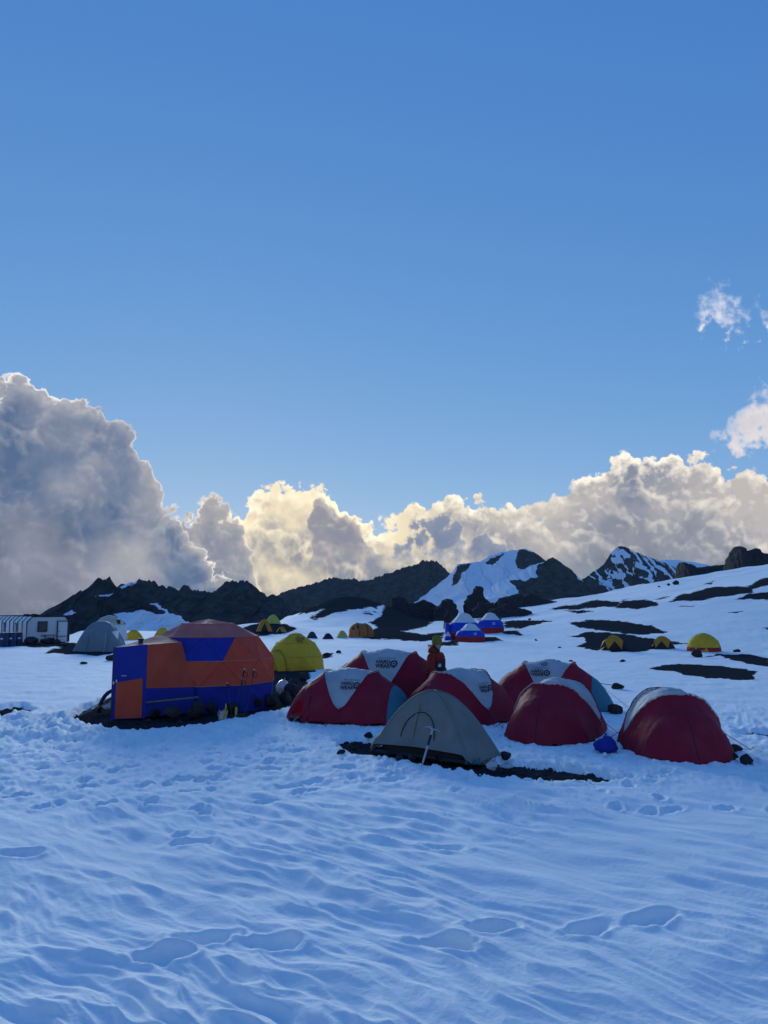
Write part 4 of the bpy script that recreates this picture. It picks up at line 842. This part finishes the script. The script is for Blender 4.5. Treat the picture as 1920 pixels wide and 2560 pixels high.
def hut():
    # right front corner of the end wall stands here
    x0, y0, z0 = at(171, 1604); an = math.radians(38); W, H, Lg, ch = 3.25, 2.08, 13.0, .42
    t = empty('prefab_hut', (x0, y0, z0-.05), an, 'long white prefab hut with chamfered roof edges, dark ribs, door and windows', 'hut')
    # local: -x along the end wall to the left, +y away along the hut
    prof = [(0, 0), (0, H-ch), (-ch*.9, H), (-W+ch*.9, H), (-W, H-ch), (-W, 0)]
    n = 9
    for k in range(n):
        a, b = k*Lg/n+.03, (k+1)*Lg/n-.03; mb = MB(); P = [(p[0], a, p[1]) for p in prof]+[(p[0], b, p[1]) for p in prof]
        mb.add(P, [(i, i+1, i+7, i+6) for i in range(5)]+([(5, 4, 3, 2, 1, 0)] if k == 0 else [])); mb.build('wall_module', M['hut'], t)
        rb = MB(); q = [(p[0]*1.0+(.02 if p[0] > -.1 else (-.02 if p[0] < -W+.1 else 0)), p[1]+(.02 if p[1] > H-.01 else 0)) for p in prof]
        rb.tube([(p[0], a-.03, p[1]) for p in q], .05, 4); rb.build('rib', M['frame'], t)
        if k in (2, 5):
            wn = MB().box((-W-.01, (a+b)/2, 1.15), (.06, .7, .8)).build('window', M['frame'], t); MB().box((-W-.045, (a+b)/2, 1.15), (.02, .58, .68)).build('pane', M['pane'], wn)
    wn = MB().box((-W*.64, -.02, 1.30), (.74, .08, .84)).build('window', M['frame'], t); MB().box((-W*.64, -.065, 1.30), (.56, .02, .66)).build('pane', M['pane'], wn)
    dr = MB().box((-W*.16, -.03, .86), (.78, .06, 1.66)).build('door', M['hut'], t)
    f = MB(); cx = -W*.16
    for bx in ((cx-.41, .86, .07, 1.76), (cx+.41, .86, .07, 1.76), (cx, 1.72, .86, .07), (cx, .50, .80, .05)): f.box((bx[0], -.05, bx[1]), (bx[2], .09, bx[3]))
    f.build('frame', M['frame'], dr); MB().box((cx-.28, -.08, .9), (.12, .05, .04)).build('handle', M['frame'], dr)
    return t
HUT = hut()
for i, (u, v, w, h) in enumerate(((60, 1540, 20, 7), (85, 1540, 26, 8), (112, 1539, 22, 7), (132, 1541, 16, 6))):
    x, y, z = at(171, 1604); k = px(y+1.2, 1); V, Fc = rock_mesh((w*k, .5, h*k), 90+i); X = pixdir(u, v)[0]*(y+1.2)
    mesh_obj('boulder', V, Fc, M['rock'], None, False, loc=(X, y+1.5+(132-u)*.012, z+2.05+h*k*.38)); tag(bpy.context.scene.objects[-1] if False else SC.collection.objects[-1], ['leftmost','second from the left','third from the left','rightmost'][i]+' of the dark stones weighing down the white hut roof', 'rock', 'stones on the hut roof')
for i, (u, v) in enumerate(((8, 1617), (27, 1616), (44, 1615))):
    x, y, z = at(u, v); t = empty('barrel', (x, y, z), .3*i, ['leftmost', 'middle', 'rightmost'][i]+' of three dark blue plastic barrels before the white hut', 'barrel', 'barrels by the hut')
    MB().lathe([(.0, 0), (.29, 0), (.31, .1), (.31, .36), (.33, .40), (.31, .44), (.31, .78), (.28, .9)], 16).build('drum', M['barrel'], t, True)
    MB().lathe([(.29, .88), (.29, .95), (.0, .95)], 16).build('lid', M['frame'], t); MB().box((.02, -.32, .55), (.16, .02, .10)).build('tag', M['paleprint'], t)
for i, (u, v, w, h) in enumerate(((72, 1612, 40, 22), (105, 1608, 26, 12), (120, 1610, 34, 16), (140, 1610, 24, 13), (92, 1614, 22, 9), (155, 1616, 20, 8))):
    rock(u, v, w, h, 120+i, ['biggest dark rock of the heap beside the barrels', 'dark rock under the plank rack before the hut', 'wide dark rock right under the hut window', 'dark rock at the foot of the hut door', 'low dark rock at the front of the hut heap', 'small flat rock between hut door and slate tent'][i], 'boulder', 'rocks heaped by the hut')
x, y, z = at(122, 1607); mbk = MB().box((0, 0, .62), (1.1, .3, .05), .1).box((-.35, .1, .30), (.06, .06, .6)).box((.35, 0, .3), (.06, .06, .6)); o = mbk.build('plank_rack', M['wood']); o.location = (x, y, z); tag(o, 'rough wooden plank rack standing before the hut end wall', 'rack')

# ---------------------------------------------------------------- person
def skin_obj(name, J, E, mat, parent, root=0, sub=2):
    me = bpy.data.meshes.new(name); me.from_pydata([j[:3] for j in J], E, []); me.materials.append(mat)
    o = link(bpy.data.objects.new(name, me)); o.parent = parent
    m = o.modifiers.new('skin', 'SKIN'); m.use_smooth_shade = True
    for i, j in enumerate(J):
        r = j[3] if isinstance(j[3], tuple) else (j[3], j[3]); o.data.skin_vertices[0].data[i].radius = r
        o.data.skin_vertices[0].data[i].use_root = (i == root)
    s = o.modifiers.new('sub', 'SUBSURF'); s.levels = s.render_levels = sub
    return o
def person():
    y = 18.7; x = (1088-960)/F*y; z = gz(x, y); t = empty('person', (x, y, z), math.radians(-28), 'person in orange down jacket and green beanie standing behind the maroon tents', 'person', None, .99)
    J = [(0, 0, .92, .15), (0, 0, 1.10, .15), (0, 0, 1.32, .16), (0, 0, 1.47, .075), (.02, 0, 1.56, .085), (.03, 0, 1.66, .095), (.03, 0, 1.73, .07),
         (0, .09, .86, .10), (.02, .11, .50, .075), (0, .11, .10, .055), (.14, .11, .05, .045), (0, -.09, .86, .10), (.0, -.11, .50, .075), (-.03, -.11, .10, .055), (.11, -.11, .05, .045),
         (0, .19, 1.38, .075), (.0, .24, 1.12, .055), (.14, .21, .93, .045), (.20, .18, .89, .04), (0, -.19, 1.38, .075), (.0, -.24, 1.12, .055), (.14, -.21, .93, .045), (.20, -.18, .89, .04)]
    E = [(0, 1), (1, 2), (2, 3), (3, 4), (4, 5), (5, 6), (0, 7), (7, 8), (8, 9), (9, 10), (0, 11), (11, 12), (12, 13), (13, 14), (2, 15), (15, 16), (16, 17), (17, 18), (2, 19), (19, 20), (20, 21), (21, 22)]
    b = skin_obj('body', J, E, M['trouser'], t)
    # face and jacket
    MB().lathe([(.001, -.12), (.06, -.10), (.085, -.03), (.088, .04), (.075, .08)], 14, (.045, 0, 1.63)).build('face', M['skin'], t, True)
    MB().tube([(.125, 0, 1.64), (.150, 0, 1.605), (.13, 0, 1.60)], [.012, .018, .012], 6).build('nose', M['skin'], t, True)
    jk = [(0, 0, .80, (.22, .19)), (0, 0, .95, (.235, .20)), (0, 0, 1.15, (.235, .20)), (0, 0, 1.33, (.225, .19)), (0, 0, 1.44, (.15, .14)),
          (0, .22, 1.37, .115), (.0, .30, 1.10, .10), (.14, .25, .93, .08), (0, -.22, 1.37, .115), (.0, -.30, 1.10, .10), (.14, -.25, .93, .08)]
    skin_obj('jacket', jk, [(0, 1), (1, 2), (2, 3), (3, 4), (3, 5), (5, 6), (6, 7), (3, 8), (8, 9), (9, 10)], M['jacket'], t, 2)
    for k in range(5):
        zz = .86+k*.105; q = np.linspace(0, 2*np.pi, 22); MB().tube([(.222*math.cos(a), .198*math.sin(a), zz) for a in q], .016, 5).build('quilt_band', M['jacket'], t, True)
    skin_obj('hood', [(-.06, -.11, 1.50, .09), (-.14, -.04, 1.53, .10), (-.14, .04, 1.53, .10), (-.06, .11, 1.50, .09), (.06, .12, 1.46, .07), (.06, -.12, 1.46, .07)], [(0, 1), (1, 2), (2, 3), (3, 4), (0, 5)], M['jacket'], t, 1)
    MB().lathe([(.118, -.09), (.124, -.04), (.124, -.02), (.118, .03), (.10, .085), (.06, .125), (.0, .14)], 16, (.03, 0, 1.73)).build('beanie', M['beanie'], t, True)
    # dark panel on the side of the jacket with a pale badge
    def patch(a0, a1, z0, z1, rr, n=8):
        V = [(rr*1.08*math.cos(a), -rr*math.sin(-a) if False else rr*math.sin(a), z) for a in np.linspace(a0, a1, n) for z in np.linspace(z0, z1, 5)]
        return MB().add(V, [(i*5+j, (i+1)*5+j, (i+1)*5+j+1, i*5+j+1) for i in range(n-1) for j in range(4)])
    patch(-1.5, -.2, .84, 1.30, .238).build('dark_panel', M['pack'], t, True); patch(-1.0, -.7, 1.12, 1.20, .245, 4).build('badge', M['paleprint'], t, True)
person()

# ---------------------------------------------------------------- gear between the tents
def pole(u0, v0, u1, v1, label, lean=.15, col='darkcord'):
    x, y, z = at(u1, v1); k = px(y, 1); dx = (u0-u1)*k; h = (v1-v0)*k
    t = empty('trekking_pole', (x, y, z-.02), 0, label, 'pole', 'trekking poles stuck in the snow by the orange dome'); top = Vector((dx, lean, h)); f = lambda s: top*s
    MB().tube([f(0), f(.45)], .009, 6).build('lower_shaft', M['darkcord'], t); MB().tube([f(.42), f(.88)], .011, 6).build('upper_shaft', M[col], t)
    MB().tube([f(.86), f(.95), f(1.0)], [.018, .017, .023], 8).build('grip', M['dark'], t, True); MB().tube([f(.985), f(1.012)], [.026, .02], 8).build('grip_cap', M['paleprint'], t, True)
    p = f(.94); q = np.linspace(0, 2*np.pi, 12); MB().tube([(p.x+.05+.05*math.cos(a), p.y-.02, p.z-.06+.06*math.sin(a)) for a in q], .007, 4).build('strap', M['dark'], t)
    p = f(.05); MB().lathe([(.01, 0), (.05, .006), (.01, .012)], 12, tuple(p)).build('basket', M['dark'], t); return t
pole(605, 1677, 583, 1792, 'trekking pole with pale cap, left one of the tall pair at the orange dome')
pole(630, 1678, 614, 1786, 'trekking pole with pale cap, right one of the tall pair at the orange dome')
pole(563, 1711, 581, 1797, 'low black trekking pole leaning left of the tall pair', col='barrel')
pole(600, 1700, 610, 1783, 'dark trekking pole standing upright between the tall pair')
x, y, z = at(557, 1800); t = empty('crampon_pair', (x, y, z), 0, 'upright bunch of yellow strapped metal gear in the snow beside the poles', 'gear')
rg = random.Random(5)
for i in range(7):
    a = rg.uniform(-.12, .12); h = rg.uniform(.18, .38); MB().tube([(a*.5, rg.uniform(-.04, .04), 0), (a, 0, h*.6), (a+rg.uniform(-.05, .05), .02, h)], .012, 5).build('strap', M['gear'], t)
MB().box((0, .02, .10), (.16, .05, .18), .2).build('frame', M['alu'], t); MB().tube([(-.1, 0, .0), (-.06, -.05, .16), (.07, -.05, .14), (.10, 0, 0)], .01, 5).build('front_points', M['alu'], t)
x, y, z = at(608, 1797); V, Fc = rock_mesh((.34, .22, .16), 55); o = mesh_obj('glove_pile', V+np.array([0, 0, .06]), Fc, M['dark'], None, True, loc=(x, y, z)); tag(o, 'crumpled black gloves lying on the snow at the foot of the poles', 'gloves')
o = MB().box((0, 0, .12), (.05, .05, .24), .3).build('stake', M['gear']); o.location = at(590, 1795); tag(o, 'short yellow stake in the snow between the trekking poles', 'stake')
# ice axe on the grey tent
def ice_axe():
    x, y, z = at(1052, 1918); y0 = y; k = px(y, 1); t = empty('ice_axe', (x, y-.1, z), 0, 'ice axe leaning with its head up against the olive grey tent', 'ice axe')
    a, b = Vector((0, 0, 0)), Vector((31*k, .30, 84*k)); d = (b-a).normalized()
    MB().tube([a, a+d*.1], [.004, .012], 6).build('spike', M['alu'], t); MB().tube([a+d*.1, b], .016, 8).build('shaft', M['alu'], t); MB().tube([b-d*.28, b-d*.1], .020, 8).build('grip', M['dark'], t)
    MB().tube([b+Vector((-.13, 0, .04)), b+Vector((-.05, 0, .045)), b, b+Vector((.07, 0, -.005)), b+Vector((.13, 0, -.05))], [.006, .014, .018, .012, .004], 6).build('head', M['alu'], t)
ice_axe()
def bag(u, v, w, h, label, mat='plastic', seed=0, name='plastic_bag', group=None):
    x, y, z = at(u, v); k = px(y, 1); V, Fc = rock_mesh((w*k, w*k*.8, h*k), seed, cuts=9, rough=.16)
    o = mesh_obj(name, V+np.array([0, w*k*.3, h*k*.46]), Fc, M[mat], None, True, loc=(x, y, z)); tag(o, label, 'bag', group)
    kn = MB().tube([(0, w*k*.3, h*k*.85), (.01, w*k*.3, h*k*1.0), (.04, w*k*.3, h*k*1.06)], [.03, .012, .03], 6).build('knot', M[mat], o, True); return o
bag(707, 1737, 38, 36, 'bulging clear plastic bag against the right side of the orange dome', seed=41)
bag(1233, 1929, 32, 27, 'knotted white plastic bag at the right corner of the olive grey tent', seed=42)
bag(1266, 1924, 38, 14, 'low clear plastic sack lying on gravel right of the knotted bag', seed=43)
bag(1519, 1884, 74, 40, 'royal blue stuff sack wedged between two maroon tents', 'blue', seed=44, name='stuff_sack')
o = bag(1195, 1915, 24, 14, 'small pale blue pouch under the right hem of the grey tent', 'teal', seed=45, name='food_bag')
for i, (u, v, w, h, lb) in enumerate(((1000, 1905, 22, 16, 'black boot under the raised hem of the grey tent, left of the ice axe'), (1030, 1906, 20, 18, 'black boot under the grey tent hem close beside the ice axe'), (1085, 1905, 22, 15, 'black stuff bag under the grey tent hem right of the ice axe'), (968, 1893, 20, 12, 'dark olive pouch under the left end of the grey tent hem'))):
    x, y, z = at(u, v); k = px(y, 1); V, Fc = rock_mesh((w*k, w*k*1.4, h*k), 70+i, cuts=8, rough=.1); o = mesh_obj('boot' if i < 2 else 'pouch', V+np.array([0, .12, h*k*.42]), Fc, M['dark'], None, True, loc=(x, y, z)); tag(o, lb, 'boot' if i < 2 else 'bag')
# planks and tarp left of the big dome door
x, y, z = at(262, 1786); t = empty('plank_stack', (x, y, z), 0, 'dark planks and hoop leaning on the left side of the orange dome porch', 'planks')
MB().box((.0, .1, .22), (1.1, .10, .03), .1, 0).build('plank', M['wood'], t); o = t.children[-1]; o.rotation_euler = (0, -.42, .15)
MB().box((.1, .35, .30), (1.0, .05, .03), .15).build('plank', M['cord'], t); t.children[-1].rotation_euler = (0, -.5, .1)
q = np.linspace(0, np.pi, 16); MB().tube([(.15-.40*math.cos(a), .3, .55*math.sin(a)) for a in q], .05, 6).build('hoop', M['dark'], t, True)
bag(268, 1775, 40, 18, 'heap of clear plastic sheeting beside the planks at the dome porch', seed=47, name='plastic_sheet')

# ---------------------------------------------------------------- stones
rs = [(275, 1652, 28, 17, 'rounded grey boulder on the snow left of the blue door'), (208, 1661, 24, 7, 'flat dark stone on the snow before the slate tent'), (852, 1886, 23, 13, 'square dark stone on snow left of the grey tent'), (922, 1846, 27, 18, 'dark stone touching the left end of the grey tent'),
      (1266, 1899, 32, 20, 'brown boulder on snow right of the grey tent'), (1846, 1882, 36, 20, 'upper pointed stone beside the rightmost maroon tent'), (1838, 1899, 28, 20, 'middle stone touching the rightmost maroon tent'), (1872, 1913, 42, 26, 'lower angular stone, outermost right of the rightmost maroon tent'),
      (1546, 1724, 36, 15, 'pair-shaped dark stone with a cord tied to it'), (1540, 1786, 40, 29, 'large dark boulder between the teal porch and the rightmost tent'), (1558, 1655, 17, 6, 'small flat stone alone on the snow below the mustard tents'), (1746, 1643, 36, 20, 'pointed boulder in front of the yellow dome with red skirt'),
      (1846, 1631, 21, 9, 'square dark boulder right of the yellow dome with red skirt'), (816, 1640, 26, 8, 'flat dark stones on snow right of the yellow dome'), (846, 1633, 15, 8, 'small pointed stone right of the yellow dome'), (1396, 1657, 16, 6, 'flat stone on snow right of the teal porch tent'),
      (1428, 1654, 12, 4, 'small thin stone on snow beyond the teal porch tent'), (1340, 1602, 9, 5, 'single small stone on snow right of the blue tents'), (1400, 1620, 10, 4, 'small stone on the snow between blue and mustard tents'), (1324, 1550, 9, 5, 'tiny dark stone near gravel right of the blue tents'),
      (870, 1808, 12, 7, 'small stone at the hem of the open-flapped maroon tent'), (726, 1806, 14, 8, 'small dark stone at the left tip of the open-flapped tent'), (1690, 1462, 18, 12, 'dark boulder alone on the snow slope below the rock tower'), (1672, 1464, 9, 6, 'small stone left of the lone boulder on the slope'), (1648, 1468, 7, 4, 'tiny stone low on the right snow slope')]
for i, (u, v, w, h, lb) in enumerate(rs): rock(u, v, w, h, 200+i, lb)
# ring of stones holding down the big dome
ds = [(345, 1778, 30, 18), (395, 1790, 44, 22), (430, 1793, 50, 30), (468, 1792, 44, 26), (500, 1792, 46, 46), (535, 1780, 40, 30), (575, 1775, 44, 24), (612, 1770, 42, 24), (645, 1768, 48, 30), (678, 1762, 44, 30), (705, 1755, 44, 34), (730, 1738, 46, 30), (745, 1722, 44, 26)]
for i, (u, v, w, h) in enumerate(ds):
    od = ['first', 'second', 'third', 'fourth', 'fifth', 'sixth', 'seventh', 'eighth', 'ninth', 'tenth', 'eleventh', 'twelfth', 'thirteenth'][i]
    rock(u, v, w, h, 300+i, od+' dark stone from the blue door in the row along the orange dome', 'boulder', 'stones round the orange dome', rz=i*1.7)
rock(712, 1712, 34, 24, 320, 'dark stone behind the clear plastic bag at the orange dome'); rock(757, 1700, 34, 18, 321, 'dark stone on gravel below the yellow dome tent')
rock(370, 1806, 22, 10, 322, 'small stone on gravel right in front of the blue door'); rock(450, 1810, 20, 8, 323, 'small flat stone on gravel before the dome tie bar')
# outcrops and pinnacles of the moraine
def tor(name, sil, d, depth, label, seed):
    """a rock tower: an outline with thickness and broken faces"""
    us = np.array([s[0] for s in sil], float); vs = np.array([s[1] for s in sil], float); n = 90; u = np.linspace(us[0], us[-1], n)
    v = np.interp(u, us, vs)+1.6*fbm(u/9, u*0+seed, 3, seed); k = d/F; X = (u-960)*k; Z = CAMH+(1525-v)*k; zb = Z.min()-4
    t = np.linspace(-1, 1, 25); T, XX = np.meshgrid(t, X, indexing='ij'); ZZ = zb+(np.broadcast_to(Z, XX.shape)-zb)*(1-np.abs(T)**2.6)
    YY = d+depth*T+depth*.35*fbm(XX/(30*k)+seed, ZZ/(40*k), 4, seed, ridged=True)*(1-np.abs(T)); ZZ = ZZ+k*4*fbm(XX/(9*k), T*4, 4, seed+2, .65)*(np.abs(T) > .1); XX = XX+k*5*fbm(ZZ/(9*k), T*4, 3, seed+7)
    i = (np.arange(24)[:, None]*n+np.arange(n-1)[None, :]); Q = np.stack([i, i+1, i+n+1, i+n], -1).reshape(-1, 4)
    o = mesh_obj(name, np.stack([XX, YY, ZZ], -1).reshape(-1, 3), Q, M['rock'], None, False); tag(o, label, 'rock', None)
tor('rock_tower', [(1795, 1470), (1815, 1440), (1826, 1420), (1833, 1400), (1840, 1374), (1850, 1365), (1860, 1366), (1863, 1382), (1880, 1375), (1896, 1370), (1906, 1380), (1920, 1385), (1960, 1390), (2010, 1405), (2060, 1450)], 196, 9, 'dark split rock tower on the skyline at the top right of the snow slope', 5)
tor('rock_outcrop', [(1690, 1460), (1703, 1430), (1706, 1406), (1716, 1406), (1730, 1412), (1740, 1420), (1790, 1414), (1832, 1411), (1850, 1430)], 214, 8, 'low dark outcrop with a sharp left end on the skyline below the cloud', 9)
for d_, dp, sil, lb in ((150, 3.0, [(1160, 1503), (1167, 1497), (1169, 1488), (1181, 1482), (1184, 1470), (1191, 1461), (1205, 1464), (1206, 1485), (1211, 1495), (1222, 1503)], 'tall square rock pinnacle standing before the snow peak'),
        (135, 3.5, [(1080, 1524), (1086, 1517), (1096, 1512), (1102, 1504), (1106, 1492), (1118, 1486), (1130, 1490), (1132, 1500), (1139, 1506), (1142, 1524)], 'rounded dark outcrop with a raised block left of the pinnacle'),
        (125, 3.0, [(1176, 1526), (1182, 1521), (1193, 1509), (1196, 1497), (1203, 1497), (1208, 1503), (1232, 1498), (1231, 1505), (1212, 1518), (1206, 1526)][:8]+[(1240, 1518)], 'slanting dark outcrop just below the rock pinnacle'),
        (170, 4.0, [(1238, 1506), (1244, 1500), (1250, 1491), (1271, 1485), (1289, 1477), (1301, 1474), (1307, 1488), (1319, 1476), (1328, 1473), (1332, 1479), (1347, 1482), (1352, 1492), (1385, 1502)], 'long broken dark outcrop under the middle peak'),
        (115, 2.5, [(1215, 1528), (1223, 1524), (1250, 1513), (1265, 1501), (1277, 1509), (1289, 1515), (1313, 1522), (1325, 1528)], 'low pointed dark outcrop right of the blue tents'),
        (90, 1.2, [(1109, 1541), (1112, 1535), (1116, 1524), (1122, 1519), (1130, 1525), (1134, 1541)], 'small rock stump above the blue tents'),
        (140, 3.5, [(972, 1524), (978, 1514), (980, 1483), (990, 1477), (1003, 1480), (1014, 1484), (1018, 1500), (1034, 1503), (1058, 1490), (1075, 1499), (1094, 1514), (1100, 1524)], 'dark square outcrop with a low shoulder right of the gravel mound')):
    vb = max(q[1] for q in sil); tor('rock_outcrop', [(p, vb-(vb-q)*(.9 if d_ == 150 else .72)) for p, q in sil], d_, dp, lb, int(d_))
# guy line with stone tied between tents
o = MB().tube([at(1470, 1712)[:2]+(at(1470, 1712)[2]+.05,), at(1500, 1713)[:2]+(.06,), at(1536, 1718)[:2]+(.06,)], .012, 5).build('cord', M['darkcord']); tag(o, 'dark cord running over the snow from the teal porch to a stone', 'cord')

# ---------------------------------------------------------------- loose bits: crumbs of snow and gravel stones
def scatter(name, polys, n, size, mat, seed, squash=.7, jitter=0.0):
    rng = np.random.default_rng(seed); V0, F0 = ico(1); VV, FF = [], []; k = 0; off = 0
    while k < n:
        P = polys[rng.integers(len(polys))]; A = np.array(P); u, v = rng.uniform(A[:, 0].min(), A[:, 0].max()), rng.uniform(A[:, 1].min(), A[:, 1].max())
        if poly_sd(np.array([u]), np.array([v]), P, 4.0)[0] < -jitter: k += .05; continue
        d = pixdir(u, v); t = CAMH/max(-d[2], .02); x, y = t*d[0], t*d[1]; s = size[0]*(size[1]/size[0])**(rng.random()**1.6)
        a = rng.random()*6.3; R2 = np.array([[math.cos(a), -math.sin(a), 0], [math.sin(a), math.cos(a), 0], [0, 0, 1]])
        W = V0*(1+.28*rng.normal(size=(len(V0), 1)))*np.array([s, s*rng.uniform(.6, 1), s*squash])
        VV.append(W @ R2.T+np.array([x, y, gz(x, y)-(.08 if mat == 'rock' else .0)+s*.25])); FF.append(F0+off); off += len(V0); k += 1
    o = mesh_obj(name, np.concatenate(VV), np.concatenate(FF), M[mat], None, False); return tag(o, kind='stuff')
M['snowlump'] = material('snow_crumbs', (.90, .905, .90), .8, .2, bump=(40, .5, .01))
scatter('snow_crumbs', [[(-20, 1790), (160, 1800), (330, 1845), (600, 1815), (740, 1785), (900, 1835), (880, 1900), (300, 1900), (-20, 1880)], [(1230, 1895), (1560, 1880), (1900, 1900), (1900, 1940), (1600, 1950), (1400, 1912)], [(880, 1888), (1080, 1918), (1290, 1946), (1520, 1956), (1500, 1968), (1250, 1960), (1060, 1935), (880, 1900)]], 460, (.012, .055), 'snowlump', 4)
scatter('gravel_stones', [BARE[0], BARE[1], BARE[1]], 420, (.012, .06), 'rock', 6, .65)

# ---------------------------------------------------------------- thin mountain air
def haze():
    m = bpy.data.materials.new('thin_haze'); m.use_nodes = True; nt = m.node_tree; nt.nodes.remove(nt.nodes['Principled BSDF'])
    v = nt.nodes.new('ShaderNodeVolumePrincipled'); v.inputs['Color'].default_value = (.60, .80, 1.0, 1); v.inputs['Density'].default_value = HAZE
    nt.links.new(v.outputs[0], nt.nodes['Material Output'].inputs['Volume'])
    o = MB().box((0, 0, 55), (5400, 5400, 190)).build('haze', m); tag(o, kind='stuff')
HAZE = 8.0e-5
haze()
